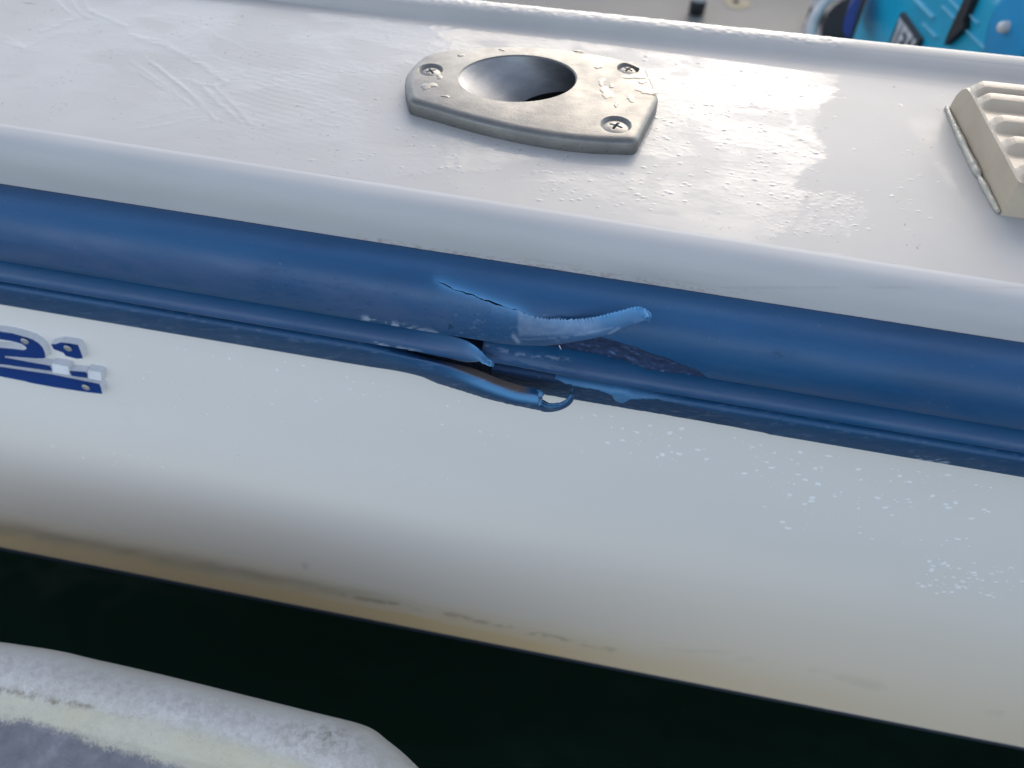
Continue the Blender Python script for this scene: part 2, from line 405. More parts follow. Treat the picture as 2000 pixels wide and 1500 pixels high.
# ---- rounded outer edge + gunwale face down behind the rail
gp = [(.0095, 0), (.0070, -.0001), (.0035, -.0009), (.0008, -.0024), (-.0012, -.0045), (-.0026, -.0075), (-.0034, -.0110), (-.0038, -.0148), (-.0040, -.0170), (-.0041, -.0200), (-.004, -.03), (-.004, -.09)]
g = spline(gp, 70); xs = np.concatenate([np.linspace(XL, -.3, 40), np.arange(-.299, .21, .0009), np.linspace(.212, XR, 40)])
P = RP(xs[:, None], g[None, :, 0], g[None, :, 1]); px, py = project(P)
d_ = interp(px, [(700, 468), (850, 494), (1000, 516), (1200, 545), (1400, 576)])-py
dirt = sstep(9, 2, np.abs(d_-5))*sstep(620, 760, px)*sstep(1560, 1250, px)*sstep(.52, .66, fbm(px/7, py/2.2, 70))*.6
dirt += sstep(3.5, .5, np.abs(d_-16+3*fbm(px/60, py, 72)))*sstep(1450, 1550, px+py)*sstep(.35, .6, fbm(px/70, py/30, 71))*.22
P[..., 1] += .0002*(fbm(P[..., 0]*40, P[..., 2]*120, 5)-.5)
grid('gunwale_edge', P, M_GUN, boat, dict(dirt=np.clip(dirt, 0, 1)))

# ---- coaming lip along the cockpit and the liner below it
cx = np.concatenate([np.linspace(XL, -.32, 30), np.arange(-.318, .26, .0008), np.linspace(.262, XR, 30)])
lp = spline([(.3697, 0), (.3715, .0001), (.3742, .0006), (.3770, .0018), (.3795, .0036), (.3818, .0051), (.3842, .0059), (.3870, .0063), (.3898, .0062), (.3922, .0052), (.3935, .0028), (.3940, -.006), (.3940, -.05)], 90)
yy = lp[None, :, 0]+(-.049*cx[:, None])*np.clip((.3820-lp[None, :, 0])/.0123, 0, 1)
P = np.stack([np.broadcast_to(cx[:, None], yy.shape), yy, np.broadcast_to(lp[None, :, 1], yy.shape)], -1); px, py = project(P)
top = sstep(.0050, .0059, lp[None, :, 1])*np.ones_like(px)
wl = top*sstep(1668, 1640, px+30*(fbm(px/22, py/6, 80)-.5))
P[..., 2] += wl*.0005*(fbm(P[..., 0]*500, P[..., 1]*420, 81, 4)-.3)
grid('coaming', P, M_DECK, boat, dict(wet=wl, dirt=.45*sstep(3, 0, np.abs(px-1527)-16)*sstep(3, 1, np.abs(py-109)-1.5), speck=0.0*px))
prof = spline([(.3940, -.05), (.3940, -.2), (.400, -.38), (.44, -.418), (.52, -.42), (1.2, -.42), (2.1, -.42), (2.22, -.40), (2.26, -.2), (2.26, 0), (2.30, .01), (2.42, .0)], 160)
lx = np.linspace(-1.6, 1.8, 60)
P = np.stack([np.broadcast_to(lx[:, None], (60, 160)), np.broadcast_to(prof[None, :, 0], (60, 160)), np.broadcast_to(prof[None, :, 1], (60, 160))], -1)
grid('cockpit_liner', P, M_FLOOR, boat)

# ---- hull side
# its lower edge is further outboard at the left than at the right, a twist added to brighten the left
NB = -.020; nA, nB = -.072, -.030; hA, hB = onrail(0, 1068, nA), onrail(2000, 1460, nB); zB = -.36
def hull_bottom_line(x):
    k = np.clip((np.asarray(x, float)-hA[0])/(hB[0]-hA[0]), -1.2, 1.6); return nA+(nB-nA)*k, hA[2]+(hB[2]-hA[2])*k
def HPt(x, n, f_):
    x, n, f_ = np.broadcast_arrays(np.asarray(x, float), n, f_); nb_, zb_ = hull_bottom_line(x)
    return np.stack([x, YE0+YES*x+n+(nb_-NB)*np.abs(f_)**1.3, (-.066+.027*x)*(1-f_)+zb_*f_], -1)
hp = spline([(-.004, 0), (-.0065, .08), (-.0125, .25), (-.0175, .455), (-.0205, .66), (-.0212, .86), (NB, 1.)], 260)
hx = np.concatenate([np.linspace(-1.3, -.55, 30), np.arange(-.548, .42, .0022), np.linspace(.425, 1.3, 30)])
P = HPt(hx[:, None], hp[None, :, 0], hp[None, :, 1]); px, py = project(P)
bot = interp(px, [(0, 1068), (425, 1153), (850, 1238), (1200, 1303), (1600, 1380), (2000, 1460)])-py
tan = .14*sstep(380, 80, bot)*sstep(700, 1500, px)+.9*sstep(30, 12, bot+10*(fbm(px/90, py/30, 90)-.5))*sstep(1200, 700, px)+.4*sstep(75, 10, bot+24*(fbm(px/90, py/30, 98)-.5))*sstep(1900, 900, px)+.15*sstep(300, 60, bot)*sstep(900, 300, px)+.25*sstep(330, 60, bot)+.15*sstep(120, 10, bot)  # broad right-hand term paints shade on the lower hull, the rest is scum
grime = .62*np.exp(-((bot-38-.012*px+9*(fbm(px/60, py/20, 92)-.5))/13)**2)*sstep(950, 500, px)*(.4+.6*fbm(px/40, py/15, 93))
gl = seg_dist(px, py+5*(fbm(px/26, py/9, 95)-.5), [(670, 1163), (800, 1185), (900, 1205), (980, 1222), (1040, 1236), (1200, 1270)])
grime += .45*np.exp(-(gl/4)**2)*sstep(.42, .6, fbm(px/22, py/8, 94))+.5*np.exp(-((px-597)/4)**2-((py-1105)/6)**2)
grime += .15*np.exp(-((bot-62)/10)**2)*sstep(.5, .7, fbm(px/50, py/12, 96))*sstep(1100, 1300, px)
grid('hull_side', P, M_HULL, boat, dict(tan=np.clip(tan, 0, 1), grime=np.clip(grime, 0, 1)))
bp = spline([(NB, 1.), (NB-.0008, 1.006), (NB+.004, 1.02), (.03, 1.14), (.16, 1.35), (.4, 1.6)], 40)
P = HPt(hx[::6, None], bp[None, :, 0], bp[None, :, 1]); grid('hull_bottom', P, M_BOT, boat)

# ---- dried drops on the hull
def hull_surf(px_, py_, off=0.0):
    n = -.010
    for _ in range(8):
        p = onrail(px_, py_, n); nb_, zb_ = hull_bottom_line(p[0]); zt_ = -.066+.027*p[0]
        f_ = float(np.clip((p[2]-zt_)/(zb_-zt_), 0, 1)); n = float(np.interp(f_, hp[:, 1], hp[:, 0]))+float(nb_-NB)*f_**1.3-off
    return p
V = []; Q = []
def drop(c, rx, rz, hh, tz):
    k0 = len(V); m = 9; ph = rng.rand()*6; tx = np.array([1., YES, .06]); nn = np.cross(tz, tx); nn /= np.linalg.norm(nn); nn *= -np.sign(nn[1])
    V.append(c+nn*hh)
    for rr, h_ in ((.6, .9), (1., .15)):
        for i in range(m):
            a_ = i/m*2*math.pi; q = rr*(1+.22*math.sin(2*a_+ph)+.12*math.sin(5*a_+2*ph))
            V.append(c+tx*(rx*q*math.cos(a_))-tz*(rz*q*math.sin(a_))+nn*hh*h_)
    for i in range(m):
        j = (i+1) % m
        Q.append((k0, k0+1+j, k0+1+i)); Q.append((k0+1+i, k0+1+j, k0+1+m+j)); Q.append((k0+1+i, k0+1+m+j, k0+1+m+i))
def scatter(n, poly, r0, r1):
    P_0 = np.array(poly); lo, hi = P_0.min(0), P_0.max(0); k = 0
    while k < n:
        x_, y_ = rng.uniform(lo, hi)
        if not inside(np.array([x_]), np.array([y_]), poly)[0]: continue
        k += 1; r = r0+(r1-r0)*rng.rand()**2.6
        c_ = hull_surf(x_, y_); tz_ = hull_surf(x_, y_+6)-c_; tz_[0] = 0; drop(c_, r*rng.uniform(1., 1.5), r*rng.uniform(.6, 1.0), .00012, tz_/np.linalg.norm(tz_))
scatter(150, [(1130, 800), (1600, 885), (1990, 950), (1990, 1010), (1560, 960), (1120, 880)], .0002, .0011)
scatter(60, [(1480, 930), (1900, 1000), (1900, 1080), (1500, 1040)], .0002, .0013)
scatter(110, [(1790, 1080), (2000, 1110), (2000, 1160), (1900, 1180), (1780, 1150)], .0002, .0012)
scatter(90, [(180, 640), (700, 730), (1000, 810), (1100, 880), (700, 860), (230, 800)], .0002, .0008)
scatter(70, [(0, 760), (900, 860), (900, 960), (100, 900)], .0002, .0006)
sp = raw('dried_drops', np.array(V), np.array(Q), M_SALT, boat)
sp['kind'] = 'stuff'

# ---- raised lettering at the left
LN = -.0128
def grow(poly, k):
    q = np.array(poly); n = len(q); area = sum(q[i][0]*q[(i+1) % n][1]-q[(i+1) % n][0]*q[i][1] for i in range(n)); s = 1 if area > 0 else -1
    out = []
    for i in range(n):
        a_ = q[i]-q[i-1]; b_ = q[(i+1) % n]-q[i]; a_ = a_/np.linalg.norm(a_); b_ = b_/np.linalg.norm(b_)
        nn = np.array([a_[1]+b_[1], -a_[0]-b_[0]]); nn = nn/max(np.linalg.norm(nn), .6)*s; out.append(tuple(q[i]+nn*k))
    return out
def letter(name, polys_px, depth, mat_face, parent, holes=(), nface=None):
    nf = nface if nface is not None else LN
    bm = bmesh.new()
    def loop(pp):
        f = [hull_surf(a_, b_, .0036+(LN-nf)) for a_, b_ in pp]; return f
    for pp in polys_px:
        f = loop(pp); vs = [bm.verts.new(p) for p in f]; es = [bm.edges.new((vs[i], vs[(i+1) % len(vs)])) for i in range(len(vs))]
        bmesh.ops.triangle_fill(bm, use_beauty=True, edges=es, normal=(0, -1, 0))
        bk = [bm.verts.new(p+np.array([0, depth, 0])) for p in loop(grow(pp, 2.6) if depth > .004 else pp)]
        for i in range(len(vs)):
            j = (i+1) % len(vs); bm.faces.new((vs[i], vs[j], bk[j], bk[i]))
    return from_bm(name, bm, mat_face, parent)
def c3(L, dx=0, dy=0): return [(x/6.667+dx, 580+y/6.667+dy) for x, y in L]
S2 = c3([(-260, 430), (0, 455), (150, 478), (330, 530), (420, 560), (500, 610), (555, 670), (580, 730), (588, 790), (560, 803), (440, 800), (250, 785), (55, 770),
         (60, 797), (350, 848), (600, 892), (650, 905), (668, 965), (400, 930), (0, 876), (-300, 840), (-300, 640), (0, 668), (150, 680), (300, 697), (345, 680), (335, 650), (280, 612), (160, 578), (0, 553), (-260, 520)])
SP = c3([(665, 622), (730, 616), (780, 595), (900, 608), (1010, 632), (1050, 720), (1072, 800), (1000, 805), (860, 770), (820, 725), (700, 682)])
SB = c3([(-300, 870), (0, 915), (650, 1010), (1290, 1140), (1312, 1190), (1325, 1262), (1160, 1245), (700, 1175), (400, 1120), (330, 1100), (0, 1035), (-300, 990)])
SQ = c3([(905, 968), (1100, 982), (1130, 1003), (1133, 1056), (1000, 1040), (930, 1027)])
W1 = c3([(672, 868), (890, 905), (905, 1020), (690, 985)])
W2 = c3([(1145, 950), (1315, 985), (1322, 1095), (1150, 1062)])
nm = letter('number_plate', [grow(S2, 1.0), grow(SP, 1.0), grow(SB, 1.0), grow(SQ, .8), W1, W2], .0085, M_LETTER, boat)
nm.name = 'raised_lettering'
letter('blue_face', [S2], .0004, M_LBLUE, nm, nface=LN-.0003)
for q_ in (SP, SB, SQ): letter('blue_face', [q_], .0004, M_LBLUE, nm, nface=LN-.0003)
for cx_, cy_, r in [(325, 577, .0021), (885, 670, .0021), (1120, 1178, .0021)]:
    (a_, b_), = c3([(cx_, cy_)]); c = hull_surf(a_, b_, .0042)
    rr = np.array([1, .95, .7, .35, .0]); hh = np.array([0, .35, .6, .45, .40])*.0009; an = np.linspace(0, 2*math.pi, 24, endpoint=False)
    P = np.array([[c+np.array([r*q*math.cos(t_), -h_, r*q*math.sin(t_)]) for t_ in an] for q, h_ in zip(rr, hh)])
    grid('screw', P, M_LSCREW, nm, wrap=True)

# ================================================================== RUB RAIL (part of the boat, its pieces are sub-parts)
rail_core_prof = spline([(-.004, -.0170), (-.0075, -.0175), (-.0120, -.021), (-.0160, -.030), (-.0150, -.045), (-.0130, -.052), (-.0145, -.060), (-.0135, -.068), (-.0120, -.078), (-.0080, -.0820), (-.004, -.083)], 60)
rx = np.concatenate([np.linspace(XL, -.31, 30), np.arange(-.308, .22, .0012), np.linspace(.222, XR, 30)])
P = RP(rx[:, None], rail_core_prof[None, :, 0], rail_core_prof[None, :, 1])
P[..., 1] += .0006*(fbm(P[..., 0]*700, P[..., 2]*700, 3, 3)-.5)
rail = grid('rub_rail', P, M_CORE, boat)

L1 = [(-.0035, -.0172), (-.0055, -.0168), (-.0085, -.0166), (-.0125, -.0167), (-.0165, -.0178), (-.0200, -.0202), (-.0225, -.0236), (-.0240, -.0280), (-.0245, -.0325), (-.0241, -.0370), (-.0232, -.0405), (-.0215, -.0440), (-.0195, -.0462), (-.0170, -.0472), (-.0140, -.0475)]
L2 = [(-.0130, -.0488), (-.0150, -.0496), (-.0172, -.0508), (-.0192, -.0522), (-.0207, -.0536), (-.0214, -.0556), (-.0211, -.0576), (-.0195, -.0592), (-.0165, -.0602), (-.0140, -.0606)]
L3 = [(-.0135, -.0612), (-.0172, -.0611), (-.0198, -.0616), (-.0208, -.0632), (-.0203, -.0655), (-.0190, -.0695), (-.0168, -.0750), (-.0145, -.0805), (-.0125, -.0829), (-.0085, -.0836), (-.0045, -.0836)]
S = {k: spline(v, 400) for k, v in dict(a=L1, b=L2, c=L3).items()}
for k in S:   # re-parametrise by arc length
    q = S[k]; d = np.r_[0, np.cumsum(np.linalg.norm(np.diff(q, axis=0), axis=1))]; u = np.linspace(0, d[-1], 400)
    S[k] = np.stack([np.interp(u, d, q[:, 0]), np.interp(u, d, q[:, 1])], -1)
def SURF(k, x, tt):
    q = S[k]; u = np.linspace(0, 1, len(q)); return RP(x, np.interp(tt, u, q[:, 0]), np.interp(tt, u, q[:, 1]))
def invert(k, px_, py_, guess=(0, .5)):
    x, tt = guess
    x = (px_-1000)/1500*.31-.03
    best = None
    for tt0 in (.2, .35, .5, .65):
        x_, t_ = x, tt0
        for _ in range(25):
            p = SURF(k, x_, t_); u, v = project(p); e1, e2 = px_-u, py_-v
            u1, v1 = project(SURF(k, x_+1e-4, t_)); u2, v2 = project(SURF(k, x_, t_+1e-3))
            J = np.array([[(u1-u)/1e-4, (u2-u)/1e-3], [(v1-v)/1e-4, (v2-v)/1e-3]])
            try: s_ = np.linalg.solve(J, [e1, e2])
            except Exception: break
            x_ += float(np.clip(s_[0], -.02, .02)); t_ = float(np.clip(t_+np.clip(s_[1], -.08, .08), .0, 1.))
        er = math.hypot(e1, e2)
        if best is None or er < best[0]: best = (er, x_, t_)
        if er < .3: break
    return best[1], best[2]

def rail_attrs(P, k):
    px, py = project(P); x, z = P[..., 0]*1000, P[..., 2]*1000
    if k == 'a':
        g1 = interp(px, [(0, 508), (350, 564), (700, 625), (910, 664), (1333, 727), (1627, 775), (2000, 836)])-py
        chalk = sstep(95, 45, g1)*sstep(-4, 14, g1)*sstep(1150, 700, px)+.55*sstep(36, 8, g1)*sstep(1300, 1400, px)
        chalk = chalk+.45*sstep(70, 30, g1)*sstep(1100, 1400, px)*fbm(px/90, py/20, 7)
        scuff = .9*sstep(.5, .68, fbm(px/14, py/6, 101))*np.exp(-(seg_dist(px, py, [(712, 622), (745, 628), (790, 640), (850, 652)])/6)**2)
        scuff += .22*sstep(.68, .76, fbm(px/9, py/5, 103))*sstep(100, 20, g1)*sstep(840, 900, px)*sstep(1220, 1150, px)
        scuff = scuff+.22*sstep(.982, .995, vnoise(px/3.2, py/2.2, 116))
        tri = np.array([(883, 617), (888, 628), (889, 641), (874, 645), (878, 630)])
        nick_shade = .8*inside(px, py, [tuple(q) for q in tri])*sstep(.35, .5, fbm(px/5, py/5, 104))+.35*sstep(.70, .74, fbm(px/16, py/5, 105))*sstep(120, 40, g1)*(px > 500)*(px < 1000)
        nick_shade = nick_shade+.5*np.exp(-(((px-1525)/22)**2+((py-692)/9)**2))*sstep(.5, .6, fbm(px/7, py/4, 106))
    elif k == 'b':
        g2 = interp(px, [(0, 552), (350, 613), (700, 672), (1493, 801), (1733, 841), (2000, 889)])-py
        chalk = .9*sstep(34, 20, g2)*sstep(0, 6, g2); scuff = .8*sstep(.5, .66, fbm(px/12, py/4, 107))*np.exp(-(seg_dist(px, py, [(735, 672), (770, 680), (820, 690)])/5)**2)
        scuff = scuff+.35*np.exp(-(seg_dist(px, py+3*(fbm(px/9, py/5, 3)-.5), [(950, 676), (1010, 692), (1050, 695), (1110, 703)])/4)**2)*sstep(.45, .6, fbm(px/10, py/4, 108))
        nick_shade = .5*sstep(.6, .7, fbm(px/25, py/5, 109))*np.exp(-(seg_dist(px, py, [(1050, 694), (1110, 704)])/6)**2)
    else:
        chalk = .2*np.ones_like(px); scuff = .12*sstep(.68, .78, fbm(px/22, py/4, 111)); nick_shade = (.50+.35*(fbm(px/40+py/5, py/2.5, 112, 4)-.4))*sstep(-20, 0, py-0*px-interp(px, [(0, 572), (700, 690), (1200, 777), (2000, 906)]))  # lower face darkened: its down-facing shade painted in, with dirt streaks
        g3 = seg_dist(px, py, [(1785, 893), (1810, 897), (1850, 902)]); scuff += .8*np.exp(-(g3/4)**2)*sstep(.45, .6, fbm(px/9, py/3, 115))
    return dict(chalk=np.clip(chalk, 0, 1), scuff=np.clip(scuff, 0, 1), nick_shade=np.clip(nick_shade, 0, 1))
ZA = dict(stress_highlight=0., inner=0., brown=0.)

# ---- upper lobe. crack and tear line (photo pixels -> station and profile parameter)
CR = [(780, 527), (848, 547), (880, 562), (905, 570), (935, 580), (975, 594), (1015, 606), (1060, 628), (1110, 646), (1178, 658), (1215, 670), (1260, 684), (1310, 703), (1360, 722), (1400, 735), (1430, 744)]
cr = np.array([invert('a', *p) for p in CR])
x_c0, x_c1 = cr[1, 0], cr[6, 0]
print('crack', cr.round(3).tolist())
def tcrack(x): return np.interp(x, cr[:, 0], cr[:, 1])
fine = np.concatenate([np.linspace(XL, -.31, 30), np.arange(-.308, -.09, .0006), np.arange(-.09, .06, .0003), np.arange(.06, .22, .0006), np.linspace(.222, XR, 30)])
jag = (fbm(fine*1000/3.5, fine*0, 120, 4)-.5)*.017
gap = .017*sstep(x_c0, x_c0+.006, fine)*sstep(x_c1+.02, x_c1-.001, fine)*(.15+1.5*fbm(fine*1000/4, fine*0+4, 121, 3))
seam = tcrack(fine)+jag*sstep(x_c0-.001, x_c0+.003, fine)
tb = np.where(fine < cr[-1, 0], seam-gap*.5*(fine > x_c0), 1.0)
tb = np.where(fine > cr[-3, 0], np.minimum(1., seam+(1-seam)*sstep(cr[-3, 0], cr[-1, 0], fine)), tb)
s = np.linspace(0, 1, 90)
TT = tb[:, None]*s[None, :]; XX = np.broadcast_to(fine[:, None], TT.shape)
Pu = SURF('a', XX, TT)
# the upper lip of the crack bulges out a little
lip = (.0008*sstep(x_c0, x_c1, fine)*sstep(x_c1+.05, x_c1, fine))[:, None]*s[None, :]**10
Pu[..., 1] -= lip
Au = rail_attrs(Pu, 'a'); px, py = project(Pu)
dc = seg_dist(px, py, [tuple(c) for c in CR[1:8]])
Au.update(ZA); Au['stress_highlight'] = np.clip(.46*np.exp(-dc/7)*sstep(838, 870, px)*sstep(1080, 1000, px)+.17*np.exp(-dc/16)*sstep(820, 880, px)*sstep(1060, 980, px), 0, 1)
grid('upper_lobe', Pu, M_BLUE, rail, Au)
# lower half of the upper lobe, running out to the right as the torn flap
FT = [(960, 586), (1015, 606), (1050, 616), (1090, 623), (1130, 623), (1165, 619), (1200, 610), (1230, 602), (1250, 599), (1262, 606), (1268, 616)]
FB = [(960, 671), (1000, 676), (1050, 678), (1100, 674), (1150, 666), (1190, 656), (1220, 645), (1240, 636), (1252, 630), (1262, 627), (1269, 624)]
xa = invert('a', 960, 600)[0]
left = fine[fine < xa]
def lower_left(xv):
    t0 = np.interp(xv, fine, seam+gap*.5*(fine > x_c0)); u = np.linspace(0, 1, 70)
    return SURF('a', np.broadcast_to(xv[:, None], (len(xv), 70)), t0[:, None]+(1-t0[:, None])*u[None, :])
Pl = lower_left(left); Al = rail_attrs(Pl, 'a'); px, py = project(Pl); dc = seg_dist(px, py, CR[1:8]); Al.update(ZA)
st = lambda px, dc: np.clip(.46*np.exp(-dc/6)*sstep(838, 870, px)+.17*np.exp(-dc/16)*sstep(820, 880, px), 0, 1)
Al['stress_highlight'] = st(px, dc)
grid('lower_lip', Pl, M_BLUE, rail, Al)
ncol = 420; u = np.linspace(0, 1, ncol)
ft = spline(FT, ncol); fb = spline(FB, ncol)
fb[:, 0] = np.maximum.accumulate(fb[:, 0]); 
nt_ = np.interp(u, [0, .15, .4, .7, 1], [-.0238, -.0240, -.0250, -.0266, -.0272])
nb_ = np.interp(u, [0, .15, .4, .7, 1], [-.0205, -.0240, -.0285, -.0312, -.0302])
tooth = (np.abs(((ft[:, 0]/7.3+1.5*fbm(ft[:, 0]/20, ft[:, 0]*0, 130)) % 1)-.35)*2.6-.6)
tooth = tooth*(.5+.9*fbm(ft[:, 0]/12, ft[:, 0]*0, 131))*sstep(.06, .2, u)*sstep(1.01, .9, u)
Ft = np.array([onrail(a_, b_, n_) for (a_, b_), n_, tt_ in zip(ft, nt_, tooth)])
Fb = np.array([onrail(a_, b_, n_) for (a_, b_), n_ in zip(fb, nb_)])
v = np.linspace(0, 1, 60)**1.3
bul = np.sin(np.pi*np.clip(v/1.0, 0, 1))*.0013
Fl = Ft[:, None]*(1-v[None, :, None])+Fb[:, None]*v[None, :, None]
Fl[..., 1] -= bul[None]*(1-.7*u[:, None])*(.5+.5*sstep(0, .3, u))[:, None]
# bottom edge curls under
cu = sstep(.90, 1, v)[None, :]*(.0012*(1-u[:, None]*.6)); Fl[..., 1] += cu
xs_ = Ft[:, 0]; Rr = SURF('a', np.broadcast_to(np.linspace(left[-1], left[-1]+.12, ncol)[:, None], (ncol, 60)), (np.interp(np.linspace(left[-1], left[-1]+.12, ncol), fine, seam+gap*.5)[:, None])*(1-v[None])+v[None])
wgt = sstep(0, .32, u)[:, None, None]
Fl = Rr*(1-wgt)+Fl*wgt
Fl[..., 2] -= .00062*tooth[:, None]*np.clip(1-v*60*np.linspace(.0, 1, 60)/4, 0, 1)[None]
Fl[..., 2] += .0003*(fbm(Fl[..., 0]*300, Fl[..., 2]*300, 8)-.5)
Af = rail_attrs(Fl, 'a'); px, py = project(Fl); Af.update(ZA)
dt_ = seg_dist(px, py, FT+[(1268, 620)])
Af['stress_highlight'] = np.clip(.55*np.exp(-dt_/7)+.28*np.exp(-dt_/22)+.15*sstep(.2, .6, u)[:, None]*sstep(.9, .5, v)[None, :], 0, 1)
ln = seg_dist(px, py, [(1008, 664), (1060, 662), (1110, 658), (1150, 650), (1196, 640)])
Af['scuff'] = np.clip(Af['scuff']*.6+.24*np.exp(-(ln/2.2)**2)*sstep(.25, .6, fbm(px/12, py/6, 132))+(.16+.22*fbm(px/9, py/7, 133))*sstep(1008, 1016, px)*sstep(1190, 1150, px-(py-640)*.5)*sstep(662, 652, py+(px-1010)*.03)
                      +.5*np.exp(-(seg_dist(px, py, [(1003, 656), (1012, 668)])/4)**2)+.35*np.exp(-(seg_dist(px, py, [(1190, 652), (1208, 641)])/3)**2), 0, 1)
Af['chalk'] = np.clip(.3+.6*sstep(.6, .75, v)[None, :]*np.ones((ncol, 1)), 0, 1)
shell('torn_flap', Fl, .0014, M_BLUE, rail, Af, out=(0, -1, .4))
# curled shred at the flap's tip
for pts, r in [([(1262, 606), (1268, 612), (1270, 619), (1264, 624), (1256, 624)], .0005), ([(1266, 618), (1258, 621), (1253, 627)], .00035), ([(1092, 674), (1094, 678), (1096, 683)], .00018)]:
    q = spline([onrail(a_, b_, -.0305+.0004*i) for i, (a_, b_) in enumerate(pts)], 20)
    o = tube('shred', q, r*np.sin(np.linspace(.25, 2.9, 20)), M_SALT if r < .0002 else M_BLUE, rail, 7)
    if r > .0002: 
        at = o.data.attributes.new('stress_highlight', 'FLOAT', 'POINT'); at.data.foreach_set('value', [.6]*len(o.data.vertices))
# fibrous torn face under the right-hand part of the upper lobe
LT = [(1075, 640), (1110, 645), (1178, 657), (1215, 670), (1260, 684), (1310, 703), (1360, 722), (1400, 735)]
LB = [(1075, 672), (1110, 679), (1150, 688), (1195, 697), (1240, 712), (1270, 722), (1330, 729), (1400, 738)]
lt = spline([onrail(a_, b_, -.0232) for a_, b_ in LT], 260); 
nb = np.interp(np.linspace(0, 1, len(LB)), [0, .4, .8, 1], [-.0175, -.0195, -.0225, -.0215])
lb = spline([onrail(a_, b_, n_) for (a_, b_), n_ in zip(LB, nb)], 260)
rag = (fbm(np.arange(260)/5., np.zeros(260), 140, 4)-.5)*.0016; lb[:, 2] += rag
v = np.linspace(0, 1, 40); P = lt[:, None]*(1-v[None, :, None])+lb[:, None]*v[None, :, None]
P[..., 1] += .0011*np.sin(np.pi*v)[None, :]+.0009*(fbm(P[..., 0]*900, P[..., 2]*700, 141, 4)-.5)
P[..., 2] += .0006*(fbm(P[..., 0]*700+5, P[..., 2]*900, 142, 4)-.5)
shell('torn_face', P, .001, M_TORN, rail, out=(0, -1, .4))

# ---- middle lobe, left of the tear (ends in a ragged tip) and right of it
xb = invert('b', 770, 668)[0]
lf = fine[(fine < xb)]; v = np.linspace(0, 1, 50)
P = SURF('b', np.broadcast_to(lf[:, None], (len(lf), 50)), np.broadcast_to(v[None], (len(lf), 50)))
A = rail_attrs(P, 'b'); A.update(ZA); grid('middle_lobe', P, M_BLUE, rail, A)
MT = [(770, 637), (820, 648), (870, 658), (908, 665), (924, 673), (938, 684), (950, 697), (958, 703), (962, 708)]
MB = [(770, 686), (820, 697), (860, 703), (900, 707), (925, 707), (940, 706), (950, 711), (957, 714), (961, 713)]
m = 260; mt = spline(MT, m); mb = spline(MB, m); u = np.linspace(0, 1, m)
mt[:, 1] += 2.*(fbm(u*60, u*0, 150, 3)-.5)*sstep(.5, .7, u); mb[:, 1] += 2.5*(fbm(u*50, u*0, 151, 3)-.5)*sstep(.5, .7, u)
n0 = np.interp(u, [0, .5, 1], [-.0175, -.0215, -.0255]); n1 = np.interp(u, [0, .5, 1], [-.0185, -.0235, -.0262])
A0 = np.array([onrail(*p, n_) for p, n_ in zip(mt, n0)]); B0 = np.array([onrail(*p, n_) for p, n_ in zip(mb, n1)])
Pf = A0[:, None]*(1-v[None, :, None])+B0[:, None]*v[None, :, None]; Pf[..., 1] -= np.sin(np.pi*v)[None]*.0034*(1-.6*u[:, None])
xr_ = np.linspace(lf[-1], lf[-1]+.06, m); Rr = SURF('b', np.broadcast_to(xr_[:, None], (m, 50)), np.broadcast_to(v[None], (m, 50)))
wgt = sstep(0, .45, u)[:, None, None]; Pf = Rr*(1-wgt)+Pf*wgt
A = rail_attrs(Pf, 'b'); A.update(ZA); px, py = project(Pf); dd = seg_dist(px, py, MT[4:]+MB[::-1][:4])
A['stress_highlight'] = np.clip(.55*np.exp(-dd/5)+.3*np.exp(-dd/16)+.16*sstep(.3, .8, u)[:, None], 0, 1)
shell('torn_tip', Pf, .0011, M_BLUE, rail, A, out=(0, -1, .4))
for pts in ([(950, 703), (957, 704), (960, 709), (956, 713), (952, 710)], [(938, 705), (944, 709), (950, 709)]):
    q = spline([onrail(a_, b_, -.0272) for a_, b_ in pts], 16); o = tube('shred', q, .00042*np.sin(np.linspace(.4, 2.8, 16)), M_BLUE, rail, 7)
    at = o.data.attributes.new('stress_highlight', 'FLOAT', 'POINT'); at.data.foreach_set('value', [.7]*len(o.data.vertices))
xm = invert('b', 940, 690)[0]; rt = fine[fine > xm]
st_ = np.broadcast_to(v[None], (len(rt), 50)); Xr = np.broadcast_to(rt[:, None], st_.shape).copy()
Xr += (.004*(1-v[None])+.002*(fbm(v*9, v*0, 152)-.5)[None])*sstep(xm+.02, xm, rt)[:, None]*0+.0
P = SURF('b', Xr, st_); P[..., 1] += .0010*sstep(xm+.05, xm, rt)[:, None]
P[..., 1] += .0005*(fbm(P[..., 0]*250, P[..., 2]*500, 153, 4)-.5)*sstep(xm+.06, xm+.03, rt)[:, None]
A = rail_attrs(P, 'b'); A.update(ZA); o = grid('middle_lobe', P, M_BLUE, rail, A)

# ---- bottom lobe: right-hand skin with a torn lower edge, left-hand part peeled away and hooked
xk = invert('c', 1083, 738)[0]; rt = fine[fine > xk]
px_r, _ = project(SURF('c', rt, .25)); 
low = []
for a_ in px_r:
    low.append(a_)
lowrow = interp(px_r, [(1083, 739), (1100, 748), (1125, 754), (1170, 762), (1195, 770), (1205, 781), (1218, 784), (1232, 776), (1262, 778), (1285, 780), (1320, 788), (1380, 802), (1450, 822), (1530, 850), (1560, 870)])
vv = np.linspace(0, 1, 120); tlow = []
for x_, rr_, pp_ in zip(rt, lowrow, px_r):
    if pp_ > 1560: tlow.append(1.0); continue
    _, rows = project(SURF('c', np.full(120, x_), vv)); k = np.argmax(rows > rr_) if (rows > rr_).any() else 119
    tlow.append(max(vv[k], .02))
tlow = np.array(tlow)+.03*(fbm(px_r/8, px_r*0, 160, 3)-.5)*np.where(px_r < 1300, 1, .25)*(px_r<1540); tlow = np.clip(tlow, .02, 1)
